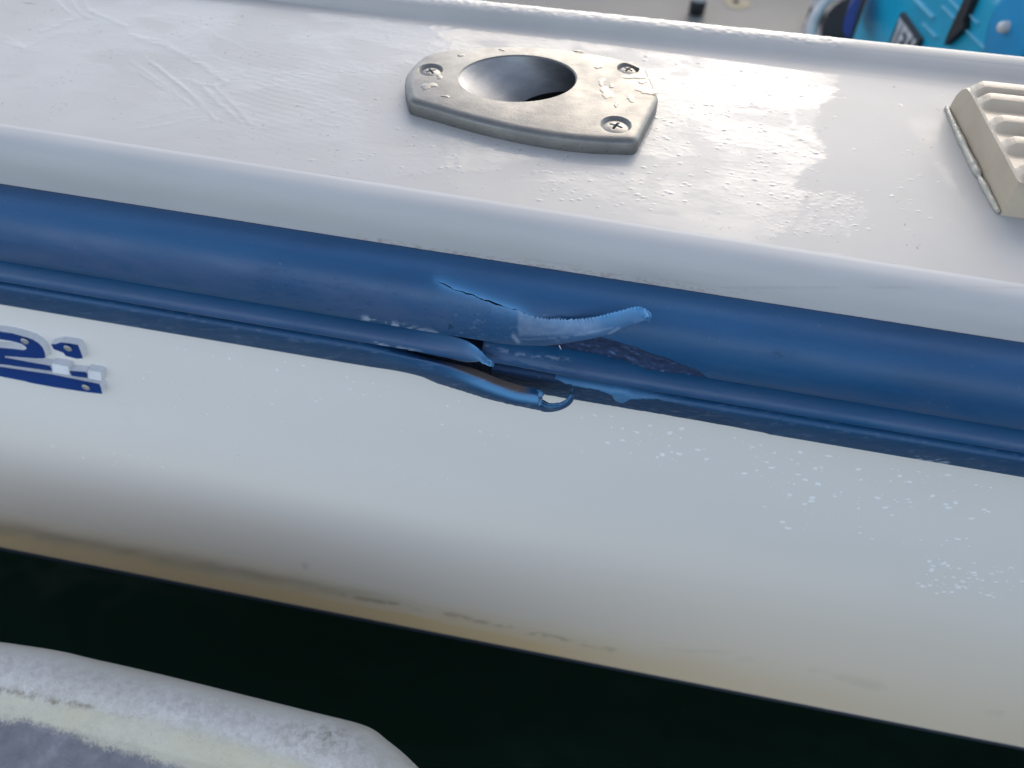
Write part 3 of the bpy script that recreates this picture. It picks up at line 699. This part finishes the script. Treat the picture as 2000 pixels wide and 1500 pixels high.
v = np.linspace(0, 1, 60); P = SURF('c', np.broadcast_to(rt[:, None], (len(rt), 60)), tlow[:, None]*v[None])
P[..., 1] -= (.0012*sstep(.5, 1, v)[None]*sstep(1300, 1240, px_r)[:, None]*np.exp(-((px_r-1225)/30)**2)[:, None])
A = rail_attrs(P, 'c'); A.update(ZA); px, py = project(P); A['stress_highlight'] = np.clip(.42*sstep(1340, 1200, px)*sstep(.0, .3, v)[None], 0, 1)*np.ones_like(px)
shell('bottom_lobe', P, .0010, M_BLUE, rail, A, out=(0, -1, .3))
# stripped layer under it
xs2 = np.arange(invert('c', 960, 735)[0], invert('c', 1580, 845)[0], .0005); v = np.linspace(.12, 1, 60)
P = SURF('c', np.broadcast_to(xs2[:, None], (len(xs2), 60)), np.broadcast_to(v[None], (len(xs2), 60)))
fd = sstep(xs2[-1], xs2[-1]-.04, xs2)[:, None]; P[..., 1] += .0001+.0009*fd+.0006*fd*(fbm(P[..., 0]*400, P[..., 2]*900, 161, 4)-.5)
A = rail_attrs(P, 'c'); A.update(ZA); A['nick_shade'] = np.clip((.55+.6*(fbm(P[..., 0]*300, P[..., 2]*900, 163, 4)-.3)), 0, 1); A['brown'] = 0.
A['nick_shade'] = A['nick_shade']*np.ones_like(fd)*(.4+.6*fd); A['inner'] = .25*fd*np.ones(P.shape[:2])
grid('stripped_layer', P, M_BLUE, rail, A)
# left
xd = invert('c', 700, 695)[0]; lf = fine[fine < xd]; v = np.linspace(0, 1, 60)
P = SURF('c', np.broadcast_to(lf[:, None], (len(lf), 60)), np.broadcast_to(v[None], (len(lf), 60)))
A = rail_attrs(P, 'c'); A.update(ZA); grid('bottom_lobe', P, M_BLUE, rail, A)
I_ = [(700, 672), (760, 684), (833, 699), (880, 708), (920, 718), (945, 727), (980, 741), (1015, 752), (1050, 761)]
F_ = [(700, 678), (760, 690), (833, 704), (875, 715), (912, 729), (938, 739), (970, 752), (1010, 766), (1055, 773)]
O_ = [(700, 714), (770, 727), (840, 745), (880, 757), (910, 766), (935, 774), (962, 782), (1010, 793), (1050, 801)]
HI = [(1057, 780), (1064, 786), (1076, 789), (1090, 788), (1102, 784), (1111, 775), (1116, 767), (1119, 761)]
HO = [(1060, 804), (1071, 805), (1083, 804), (1095, 801), (1106, 796), (1115, 789), (1121, 779), (1121.5, 764)]
I_ += [(x_-.5, y_-1.2) for x_, y_ in HI]; F_ += HI; O_ += HO
m = 520; u = np.linspace(0, 1, m); ii, ff, oo = spline(I_, m), spline(F_, m), spline(O_, m)
oo[:, 1] += 1.6*(fbm(u*90, u*0, 170, 3)-.5)*sstep(.1, .2, u)*sstep(.6, .5, u); k_ = 2.6*(fbm(u*110, u*0, 171, 3)-.5)*sstep(.5, .56, u); ff[:, 1] += k_; ii[:, 1] += k_
nF = np.interp(u, [0, .15, .3, .5, 1], [-.0200, -.0245, -.0290, -.0320, -.0365]); nI = nF+np.interp(u, [0, .15, .49, .52, 1], [.004, .0045, .0040, .0010, .0008]); nO = np.interp(u, [0, .15, .3, .5, 1], [-.0128, -.018, -.0245, -.0290, -.0345])
I3 = np.array([onrail(*p, n_) for p, n_ in zip(ii, nI)]); F3 = np.array([onrail(*p, n_) for p, n_ in zip(ff, nF)]); O3 = np.array([onrail(*p, n_) for p, n_ in zip(oo, nO)])
def sec(I, Fo, O, nb1=14, nb2=46):
    rows = []
    a1 = np.linspace(0, 1, nb1, endpoint=False); a2 = np.linspace(0, 1, nb2)
    up = I[:, None]*(1-a1[None, :, None])+Fo[:, None]*a1[None, :, None]
    dn = Fo[:, None]*(1-a2[None, :, None])+O[:, None]*a2[None, :, None]
    dn[..., 1] -= np.sin(np.pi*a2**.8)[None]*.0022*np.interp(np.linspace(0, 1, len(I)), [0, .5, .6, 1], [1, 1, .35, .2])[:, None]
    P = np.concatenate([up, dn], 1)
    for _ in range(4): P[:, 1:-1] = .25*P[:, :-2]+.5*P[:, 1:-1]+.25*P[:, 2:]
    return P
Pp = sec(I3, F3, O3); nb = Pp.shape[1]
xr_ = np.linspace(lf[-1], lf[-1]+.19, m); Rr = SURF('c', np.broadcast_to(xr_[:, None], (m, nb)), np.broadcast_to(np.linspace(0, 1, nb)[None], (m, nb)))
wgt = sstep(0, .15, u)[:, None, None]; Pp = Rr*(1-wgt)+Pp*wgt
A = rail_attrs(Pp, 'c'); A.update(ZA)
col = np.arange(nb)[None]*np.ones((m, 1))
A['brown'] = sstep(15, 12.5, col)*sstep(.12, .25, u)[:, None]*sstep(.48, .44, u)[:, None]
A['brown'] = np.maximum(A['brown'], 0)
A['stress_highlight'] = np.clip(.75*np.exp(-((u[:, None]-.515)/.012)**2)*sstep(18, 10, col)+.72*np.exp(-((col-21)/6)**2)*sstep(.15, .35, u)[:, None], 0, 1)  # whitened torn notch, and a light-blue highlight painted along the fold
A['nick_shade'] = A['nick_shade']*(1-sstep(0, .12, u)[:, None]*(1-sstep(22, 34, col)))  # painted shade kept only below the fold
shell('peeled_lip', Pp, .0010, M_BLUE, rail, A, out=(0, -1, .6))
# ================================================================== ROD HOLDER
def ring_pts(px_pts, z, m):
    P = np.array([onz(*p, z) for p in px_pts]); return P
outline = []
q = np.array([onz(*p, PT) for p in PLATE_PX])
seg_ids = [(0, 8), (8, 9), (9, 10), (10, 16), (16, 18)]
def curve(pts, m): return spline(pts, m)[:-1]
loop_ = np.concatenate([curve(q[0:9], 60), curve(q[8:10], 12), curve(q[9:11], 16), curve(q[10:17], 60), curve(np.vstack([q[16:18], q[:1]]), 12)])
for _ in range(1):   # soften corners very slightly
    loop_ = .25*np.roll(loop_, 1, 0)+.5*loop_+.25*np.roll(loop_, -1, 0)
cen = loop_.mean(0)
def offs(L, d):
    T = np.roll(L, -1, 0)-np.roll(L, 1, 0); T /= np.linalg.norm(T, axis=1, keepdims=True); n = np.stack([T[:, 1], -T[:, 0], 0*T[:, 0]], -1)
    s_ = np.sign((n*(L-cen)).sum(1).mean()); O = L+n*s_*d
    return O
hc = [onz(*p, PT) for p in [(897, 151), (1125, 151), (1011, 108), (1011, 198)]]
h0 = (hc[0]+hc[1]+hc[2]+hc[3])/4; hu = (hc[1]-hc[0])/2; hv = (hc[2]-hc[3])/2; h0 = (hc[0]+hc[1])/2*.5+(hc[2]+hc[3])/2*.5
# least-squares ellipse of the bore mouth
ang = np.linspace(0, 2*math.pi, 72, endpoint=False)
def mouth(k=1.0, dz=0.0, sh=(0, 0, 0)):
    return np.array([h0+k*(math.cos(a_)*hu+math.sin(a_)*hv)+np.array([0, 0, dz])+np.array(sh) for a_ in ang])
screws_px = [(1227, 133, 5.2), (1203, 243, 6.6), (841, 136, 5.6)]
SC = [(onz(a_, b_, PT), r/1000) for a_, b_, r in screws_px]
bm = bmesh.new()
def addloop(P): return [bm.verts.new(p) for p in P]
def bridge(a_, b_):
    n = len(a_)
    for i in range(n): bm.faces.new((a_[i], a_[(i+1) % n], b_[(i+1) % n], b_[i]))
def shiftz(P, z): P = P.copy(); P[:, 2] = z; return P
base = addloop(shiftz(offs(loop_, .0008), -.0001)); r1 = addloop(shiftz(offs(loop_, .0007), PT-.0022)); r2 = addloop(shiftz(offs(loop_, .0002), PT-.0011)); r3 = addloop(shiftz(offs(loop_, -.0011), PT-.0003)); r4 = addloop(shiftz(offs(loop_, -.0026), PT))
bridge(base, r1); bridge(r1, r2); bridge(r2, r3); bridge(r3, r4)
m0 = addloop(mouth(1.025)); m1 = addloop(mouth(1.0, -.0006)); bridge(m0, m1)
loops = [r4, m0]
scl = []
for c, r in SC:
    an = np.linspace(0, 2*math.pi, 32, endpoint=False)
    t0 = addloop([c+np.array([math.cos(k)*r, math.sin(k)*r, 0]) for k in an]); t1 = addloop([c+np.array([math.cos(k)*r*.93, math.sin(k)*r*.93, -.0004]) for k in an])
    t2 = addloop([c+np.array([math.cos(k)*r*.72, math.sin(k)*r*.72, -.0020]) for k in an]); bridge(t0, t1); bridge(t1, t2); loops.append(t0)
es = []
for L in loops:
    for i in range(len(L)):
        ee = bm.edges.get((L[i], L[(i+1) % len(L)])); es.append(ee)
bmesh.ops.triangle_fill(bm, use_beauty=True, edges=es, normal=(0, 0, 1))
plate = from_bm('rod_holder', bm, M_METAL, boat)
me = plate.data; me.polygons.foreach_set('use_smooth', [True]*len(me.polygons))
try: me.set_sharp_from_angle(angle=math.radians(38))
except Exception: pass
# bore: collar slanting down to the right, then the darker tube
AX = np.array([.0245, .002, -.0150]); rows = []
for f_, k in [(.0, 1.0), (.1, .99), (.3, .985), (.6, .98), (1.0, .975)]:
    rows.append(mouth(k, -.0006, AX*f_))
grid('collar', np.array(rows), M_BORE, plate, wrap=True, flip=True)
rows = [mouth(.975, -.0006, AX), mouth(1.04, -.0006, AX*1.01), mouth(1.03, -.0006, AX*3), mouth(.0, -.0006, AX*3.02)]
grid('tube', np.array(rows), M_DARK, plate, wrap=True, flip=True)
for (c, r), rot in zip(SC, (.5, .35, .9)):
    nr, na = 22, 64; rr = np.linspace(0, 1, nr)[:, None]; an = np.linspace(0, 2*math.pi, na, endpoint=False)[None]
    R0 = r*.86; x_, y_ = rr*np.cos(an), rr*np.sin(an); xr, yr = x_*math.cos(rot)-y_*math.sin(rot), x_*math.sin(rot)+y_*math.cos(rot)
    dome = .0010*(1-rr**2)*np.ones_like(an)
    cross = np.minimum(np.maximum(np.abs(xr)/.46, np.abs(yr)/.085), np.maximum(np.abs(yr)/.46, np.abs(xr)/.085))
    zz = -.0014+dome-.0016*sstep(1.15, .8, cross)*(1-.3*rr)
    P = np.stack([c[0]+x_*R0, c[1]+y_*R0, PT+zz], -1); grid('screw', P, M_SCREW, plate, wrap=True, flip=True)
# water lying on the plate
def film_drop(c, rx, ry, hh, seed, parent, name='water_drop'):
    nr, na = 8, 28; rr = np.linspace(0, 1, nr)[:, None]; an = np.linspace(0, 2*math.pi, na, endpoint=False)[None]
    q = 1+.30*np.sin(2*an+seed)+.18*np.sin(3*an+2.3*seed)+.1*np.sin(6*an+seed*3.1)
    P = np.stack([c[0]+rx*rr*q*np.cos(an), c[1]+ry*rr*q*np.sin(an), c[2]+hh*np.sqrt(np.clip(1-rr**2.2, 0, 1))*np.ones_like(an)-.00003], -1)
    return grid(name, P, M_WETM, parent, wrap=True, flip=True)
for i, (a_, b_, rx_, ry_) in enumerate([(836, 168, 3.2, 3.), (870, 188, 1.6, 1.2), (1185, 182, 3.2, 4.5), (1175, 160, 1.6, 3.), (1240, 150, 5, 2.6), (1262, 178, 4.5, 3.2), (1232, 192, 2, 3), (1170, 130, 2.2, 1.8),
                                        (900, 108, 1.4, 1.6), (980, 97, 1.4, 1.), (1195, 168, 1.5, 1.5), (1255, 160, 2, 2), (1130, 100, 2, 1), (858, 150, 1.4, 2), (1203, 205, 1, 1.8)]):
    film_drop(onz(a_, b_, PT), rx_/1000, ry_/1000, .00022, i*1.7, plate)

# ================================================================== BEIGE LOUVRED VENT
vent = empty('louvred_vent'); vent.parent = boat
BX0, BXW = .1400, .085
def vy(f): return .2690+f*(.3455-.2690)          # front .. back
ZT = .0140
def ent_x(y): return .1445-(y-.2686)/(.3446-.2686)*.0060
prof = [(.2690, -.0002), (.2703, ZT-.0006), (.2709, ZT)]+[(y_, ZT) for y_ in np.linspace(.274, .334, 14)]+[(.3385, ZT-.0005), (.3420, ZT-.0028), (.3445, ZT-.0066), (.3455, -.0002)]
bm = bmesh.new(); Lv = []; cv = []
for y_, z_ in prof: Lv.append(bm.verts.new((ent_x(y_), y_, z_)))
inn = [bm.verts.new((ent_x(y_)+.0007, y_, z_+.0006 if z_ > 0 else z_)) for y_, z_ in prof]
rr_ = [bm.verts.new((ent_x(y_)+BXW, y_, z_+.0006 if z_ > 0 else z_)) for y_, z_ in prof]
bm.faces.new(Lv)
for A_, B_ in ((Lv, inn), (inn, rr_)):
    for i in range(len(prof)-1): bm.faces.new((A_[i], A_[i+1], B_[i+1], B_[i]))
bm.faces.new(rr_[::-1]); body = from_bm('vent_body', bm, M_BEIGE, vent, True)
body.data.set_sharp_from_angle(angle=math.radians(30))
# louvres: each a bar with a chamfered left end, flat top and sloping front
for k, (a_, b_) in enumerate([(1905, 156), (1933, 181), (1956, 224), (1982, 266), (2008, 318)]):
    c = onz(a_, b_, ZT+.0048); y0 = c[1]; x0 = ent_x(y0)+.0006
    d = .0072
    cs = [(y0+.0030, 0), (y0+.0022, .0046), (y0-.0026, .0048), (y0-.0034, .0044), (y0-.0052, .0022), (y0-.0068, .0004), (y0-.0072, -.0002)]
    bm = bmesh.new(); rows = []
    for x_, kz, ky in [(0, .0, .9), (.0010, .45, 1.), (.0030, .9, 1.), (.0038, 1., 1.), (BXW-.002, 1, 1)]:
        rows.append([bm.verts.new((x0+x_, y0+(yy_-y0)*ky, ZT+.0004+.76*zz_*kz)) for yy_, zz_ in cs])
    for A_, B_ in zip(rows[:-1], rows[1:]):
        for i in range(len(cs)-1): bm.faces.new((A_[i], A_[i+1], B_[i+1], B_[i]))
    bm.faces.new(rows[0]); bm.faces.new(rows[-1][::-1])
    bmesh.ops.bevel(bm, geom=bm.edges[:], offset=.00035, segments=2, affect='EDGES'); lo = from_bm('louvre', bm, M_BEIGE, vent, True); lo.data.set_sharp_from_angle(angle=math.radians(24))
# sealant squeezed out along the vent's left foot
n_ = 90; yy_ = np.linspace(.2700, .3455, n_); u = np.linspace(0, 1, n_)
lum = .8+.5*fbm(u*14, u*0, 180, 3)-.35*np.exp(-((u-.30)/.02)**2)
cen_ = np.stack([np.array([ent_x(y_) for y_ in yy_])-.0009-.0008*np.sin(u*3), yy_, np.full(n_, .0006)], -1)
tube('sealant_bead', cen_, .0014*lum*(.55+.45*np.sin(np.pi*np.clip(u*1.02, 0, 1))**.5), M_SEAL, vent, 14)

# ================================================================== THINGS BEYOND THE COAMING
# turquoise cooler: the long face with the badge looks left, the near end to the right
cool = empty('cooler', (0, 0, 0))
tag(cool, 'turquoise hard cooler with grey badge standing in the cockpit behind the coaming', 'cooler')
th = math.radians(-10); U = np.array([-math.sin(th), -math.cos(th), 0])   # along the face towards the camera
Nn = np.array([-math.cos(th), math.sin(th), 0]); Q0 = CAM+ray(1775, 50)/np.linalg.norm(ray(1775, 50))*.90
def onface(px_, py_, off=0.0):
    d = ray(px_, py_); t_ = ((Q0+Nn*off-CAM)@Nn)/(d@Nn); return CAM+t_*d
def fuv(p): return float((p-Q0)@U), float(p[2])
def fp(u_, z_, off=0.0): return Q0*[1, 1, 0]+U*u_+Nn*off+np.array([0, 0, z_])
uL = fuv(onface(1668, 50))[0]; uR = uL+.36
print('cooler', uL, uR, fp(uL, -.1), fp(uR, -.1))
def rbox(name, u0, u1, d0, d1, z0, z1, r, mat, parent, taper=0.0):
    bm = bmesh.new(); vs = []
    for u_, d_, z_ in [(u0, d0, z0), (u1, d0, z0), (u1, d1, z0), (u0, d1, z0), (u0, d0, z1), (u1, d0, z1), (u1, d1, z1), (u0, d1, z1)]:
        vs.append(bm.verts.new(fp(u_, z_, -d_)))
    for f_ in [(0, 1, 2, 3), (4, 5, 6, 7), (0, 1, 5, 4), (1, 2, 6, 5), (2, 3, 7, 6), (3, 0, 4, 7)]: bm.faces.new([vs[i] for i in f_])
    bmesh.ops.recalc_face_normals(bm, faces=bm.faces)
    bmesh.ops.bevel(bm, geom=bm.edges[:], offset=r, segments=4, affect='EDGES', profile=.5)
    return from_bm(name, bm, mat, parent, True)
rbox('body', uL, uR, 0, .36, -.42, -.075, .012, M_TURQ, cool)
rbox('lid', uL-.004, uR+.004, -.004, .364, -.070, -.005, .012, M_TURQ, cool)
def facepoly(name, pxs, off, depth, mat, parent):
    bm = bmesh.new(); f = [onface(a_, b_, off) for a_, b_ in pxs]; v0 = [bm.verts.new(p) for p in f]; v1 = [bm.verts.new(p-Nn*depth) for p in f]
    bm.faces.new(v0)
    for i in range(len(v0)): bm.faces.new((v0[i], v0[(i+1) % len(v0)], v1[(i+1) % len(v0)], v1[i]))
    return from_bm(name, bm, mat, parent)
facepoly('latch', [(1884, -6), (1900, -6), (1891, 15), (1881, 40), (1882, 53), (1858, 76), (1843, 88), (1848, 72), (1862, 42), (1874, 16)], .006, .006, M_BLACK, cool)
# moulded ridges, the highlights on their edges painted as pale colour
for a_, b_, w_ in [((1783, -4), (1820, 34), 4.5), ((1838, 12), (1862, 36), 3.0), ((1884, 58), (1922, 96), 2.6), ((1850, -4), (1874, 22), 2.4), ((1892, 28), (1907, 46), 2.4), ((1800, 45), (1826, 72), 2.4)]:
    n1 = np.array([-(b_[1]-a_[1]), b_[0]-a_[0]], float); n1 = n1/np.linalg.norm(n1)*w_/2
    facepoly('ridge', [(a_[0]+n1[0], a_[1]+n1[1]), (b_[0]+n1[0], b_[1]+n1[1]), (b_[0]-n1[0], b_[1]-n1[1]), (a_[0]-n1[0], a_[1]-n1[1])], .0025, .003, M_EDGE, cool)
BD = [(1767, 24), (1802, 73), (1800, 92), (1795, 110), (1748, 92), (1753, 75)]
# badge and its letters, laid out on the face in metres
bu0, bz0 = fuv(onface(1768, 24)); bu1, bz1 = fuv(onface(1803, 72)); 
bh = .031; bw = abs(bu1-bu0)*1.08
print('badge', bu0, bu1, bz0, bz1)
def fbox(name, u0, u1, z0, z1, off, dep, mat, parent, pts=None):
    pts = pts or [(u0, z0), (u1, z0), (u1, z1), (u0, z1)]
    bm = bmesh.new(); v0 = [bm.verts.new(fp(a_, b_, off)) for a_, b_ in pts]; v1 = [bm.verts.new(fp(a_, b_, off-dep)) for a_, b_ in pts]
    bm.faces.new(v0)
    for i in range(len(v0)): bm.faces.new((v0[i], v0[(i+1) % len(v0)], v1[(i+1) % len(v0)], v1[i]))
    return from_bm(name, bm, mat, parent)
zt = (bz0+bz1)/2
badge = fbox('badge', bu0, bu0+bw, zt-bh, zt, .004, .004, M_BADGE, cool)
fr = .0022
for args in [(bu0, bu0+bw, zt-fr, zt), (bu0, bu0+bw, zt-bh, zt-bh+fr), (bu0, bu0+fr, zt-bh, zt), (bu0+bw-fr, bu0+bw, zt-bh, zt)]:
    pass
def strokes(polys, u0, z1, w_, h_):
    for pp in polys: fbox('letter', 0, 0, 0, 0, .0052, .0014, M_BADGET, badge, [(u0+a_*w_, z1-h_+b_*h_) for a_, b_ in pp])
lw = bw*.20; gp_ = bw*.235; lu = bu0+bw*.07; z1 = zt-bh*.13; lh = bh*.70; T_ = .30
strokes([[(0, 1), (.34, 1), (.5, .72), (.66, 1), (1, 1), (.66, .48), (.66, 0), (.34, 0), (.34, .48)]], lu, z1, lw, lh)
strokes([[(0, 0), (1, 0), (1, .2), (.34, .2), (.34, .4), (.85, .4), (.85, .6), (.34, .6), (.34, .8), (1, .8), (1, 1), (0, 1)]], lu+gp_, z1, lw, lh)
strokes([[(0, 1), (0, .78), (.33, .78), (.33, 0), (.67, 0), (.67, .78), (1, .78), (1, 1)]], lu+2*gp_, z1, lw, lh)
strokes([[(.25, 0), (.65, 0), (.65, 1), (.25, 1)]], lu+3*gp_, z1, lw, lh)
# drain plug in a round recess
def disc(name, c, r, h_, mat, parent, m_=28, prof_=((1, 0), (.97, .6), (.8, 1), (0, 1))):
    an = np.linspace(0, 2*math.pi, m_, endpoint=False)
    P = np.array([[c+U*(r*k*math.cos(a_))+np.array([0, 0, r*k*math.sin(a_)])+Nn*(h_*z_) for a_ in an] for k, z_ in prof_])
    return grid(name, P, mat, parent, wrap=True)
dc_ = onface(1975, 60, .001); disc('recess', dc_, .032, .002, M_TURQ2, cool)
disc('drain_plug', onface(1967, 53, .003), (.0045), .006, M_WHITE, cool)
# deep blue handle at the far end
hpz = np.array([(1653, 72), (1646, 60), (1648, 42), (1655, 22), (1666, 3), (1676, -10), (1682, -8), (1674, 20), (1668, 45), (1660, 72)])
bm = bmesh.new(); f = [CAM+ray(a_, b_)/np.linalg.norm(ray(a_, b_))*(.955) for a_, b_ in hpz]; v0 = [bm.verts.new(p) for p in f]; v1 = [bm.verts.new(p-U*.05+np.array([.02, 0, 0])) for p in f]
bm.faces.new(v0); bm.faces.new(v1[::-1])
for i in range(len(v0)): bm.faces.new((v0[i], v0[(i+1) % len(v0)], v1[(i+1) % len(v0)], v1[i]))
from_bm('handle', bm, M_NAVY, cool)

# posts standing on the cockpit floor
for (x_, y_, lab) in [(.082, 1.385, 'pale post with black foot standing alone on the cockpit floor'), (.283, 1.40, 'pale post beside the white hose coil and the cooler')]:
    t0 = tag(empty('post', (x_, y_, -.42)), lab, 'post', 'pale posts standing in the cockpit')
    an = np.linspace(0, 2*math.pi, 20, endpoint=False)
    def lat(name, rz, mat):
        P = np.array([[(r*math.cos(a_), r*math.sin(a_), z_) for a_ in an] for r, z_ in rz]); return grid(name, P, mat, t0, wrap=True, flip=True)
    lat('shaft', [(.0115, .018), (.0115, .55), (0, .55)], M_WHITE); lat('foot', [(0, 0.001), (.013, .001), (.014, .004), (.014, .020), (.0118, .023), (0, .0235)], M_BLACK)
# scupper with a rust stain
sc_ = onz(1437, 5, -.42); P = np.array([[(r*math.cos(a_)+sc_[0], r*math.sin(a_)+sc_[1], z_) for a_ in np.linspace(0, 2*math.pi, 20, endpoint=False)] for r, z_ in [(.006, -.4185), (.005, -.4165), (.0, -.4168)]])
grid('floor_screw', P, M_BLACK, boat, wrap=True, flip=True)
P = np.array([[(r*(1+.15*math.sin(3*a_))*math.cos(a_)+sc_[0]+.003, r*math.sin(a_)+sc_[1]-.004, z_) for a_ in np.linspace(0, 2*math.pi, 24, endpoint=False)] for r, z_ in [(.022, -.4196), (.0, -.4192)]])
M_STAIN = simple('tan_stain', (.36, .31, .20), .6); grid('stain', P, M_STAIN, boat, wrap=True, flip=True)
# coil of white hose leaning by the cooler
hcn = CAM+ray(1652, 66)/np.linalg.norm(ray(1652, 66))*1.28; a_ = np.linspace(0, 2*math.pi*2.6, 160)
e1 = np.array([1, 0, 0]); e2 = np.array([0, .55, .83]); e3 = np.cross(e1, e2)
rad = .052-.0*a_; pts = hcn+np.outer(np.cos(a_)*rad, e1)+np.outer(np.sin(a_)*rad, e2)+np.outer(a_/(2*math.pi)*.011, e3)
hz = tube('hose_coil', pts, .0062, M_WHITE, None, 12); tag(hz, 'small coil of off-white hose leaning beside the turquoise cooler', 'hose')
bk = np.array([[hcn+k*.047*(math.cos(q_)*e1+math.sin(q_)*e2)-e3*-.04 for q_ in np.linspace(0, 2*math.pi, 24, endpoint=False)] for k in (1, 0)])
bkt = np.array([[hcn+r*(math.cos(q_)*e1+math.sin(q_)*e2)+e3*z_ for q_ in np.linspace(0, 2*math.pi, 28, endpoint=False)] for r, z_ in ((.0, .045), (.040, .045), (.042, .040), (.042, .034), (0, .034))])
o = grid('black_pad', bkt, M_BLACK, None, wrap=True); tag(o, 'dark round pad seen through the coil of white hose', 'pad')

# ================================================================== FOREGROUND BOAT CORNER
ZB = -.175
OUT = [(-900, 1160), (-450, 1195), (0, 1247), (160, 1278), (300, 1310), (450, 1347), (600, 1384), (700, 1410), (745, 1440), (790, 1478), (835, 1530), (900, 1640), (950, 1800), (985, 2050)]
ol = np.array([onz(p[0], p[1]-14, ZB) for p in OUT]); ol = spline(ol, 700)
T = np.gradient(ol, axis=0); T /= np.linalg.norm(T, axis=1, keepdims=True); nin = np.stack([T[:, 1], -T[:, 0], 0*T[:, 0]], -1)
ic = np.array([-.25, -.10, ZB]); nin *= np.sign((nin*(ic-ol)).sum(1).mean())
pr = spline([(.010, -.30), (.002, -.10), (-.0015, -.030), (.0005, -.012), (.006, -.0015), (.013, .0015), (.020, .0002), (.026, -.0030), (.029, -.0042), (.036, -.0045), (.060, -.0045), (.10, -.0045)], 170)
pr = pr*1.18; P = ol[:, None]+nin[:, None]*pr[None, :, 0:1]+np.array([0, 0, 1.])[None, None]*pr[None, :, 1:2]
px, py = project(P); D = np.broadcast_to(pr[None, :, 0], px.shape)
P[..., 2] += .0006*(fbm(P[..., 0]*150, P[..., 1]*150, 190, 4)-.5)
Dn = D+.006*(fbm(P[..., 0]*90, P[..., 1]*90, 191)-.5)+.0015*(fbm(P[..., 0]*600, P[..., 1]*600, 192)-.5)
wob = 14*(fbm(P[..., 0]*90, P[..., 1]*90, 191)-.5)+5*(fbm(P[..., 0]*500, P[..., 1]*500, 192)-.5)
l1 = interp(px, [(-900, 1290), (-400, 1320), (0, 1352), (150, 1378), (300, 1408), (450, 1445), (600, 1490), (700, 1550), (800, 1700)]); l2 = interp(px, [(-900, 1340), (-300, 1372), (0, 1402), (110, 1420), (200, 1458), (340, 1494), (450, 1560), (600, 1700)])
wob2 = wob+16*(fbm(P[..., 0]*1400, P[..., 1]*1400, 193, 4)-.5)
cream = sstep(-14, 14, py-l1+wob2); grey = sstep(-9, 12, py-l2+1.3*wob2)
gr1 = .30*sstep(.004, .012, D)*(1-cream)+.9*np.exp(-((py-l1+wob+2)/7)**2)*sstep(360, 60, px)+.5*np.exp(-(((px-640)/70)**2+((py-1440)/30)**2))
oboat = tag(grid('moored_boat', P, M_WEATH, None, dict(cream=cream, grey=grey, grime=np.clip(gr1, 0, 1))), 'weathered white rounded gunwale corner of another boat, with cream and grey worn deck', 'boat')
iv = P[:, -1]; c_ = iv.mean(0); c_[0] = -.28; c_[1] = .0
fan = np.array([iv*(1-k)+c_*k for k in (0, .5, 1.)]).transpose(1, 0, 2)
grid('worn_deck', fan, M_WEATH, oboat, dict(cream=1., grey=1., grime=0.))

# ================================================================== WATER
wp = np.array([[(x_, y_, -.60) for y_ in (-30, -.4, .0, .3, 30)] for x_ in (-30, -1, 0, 1, 30)])
o = grid('water', wp, M_WATER, None, flip=False); o['kind'] = 'structure'
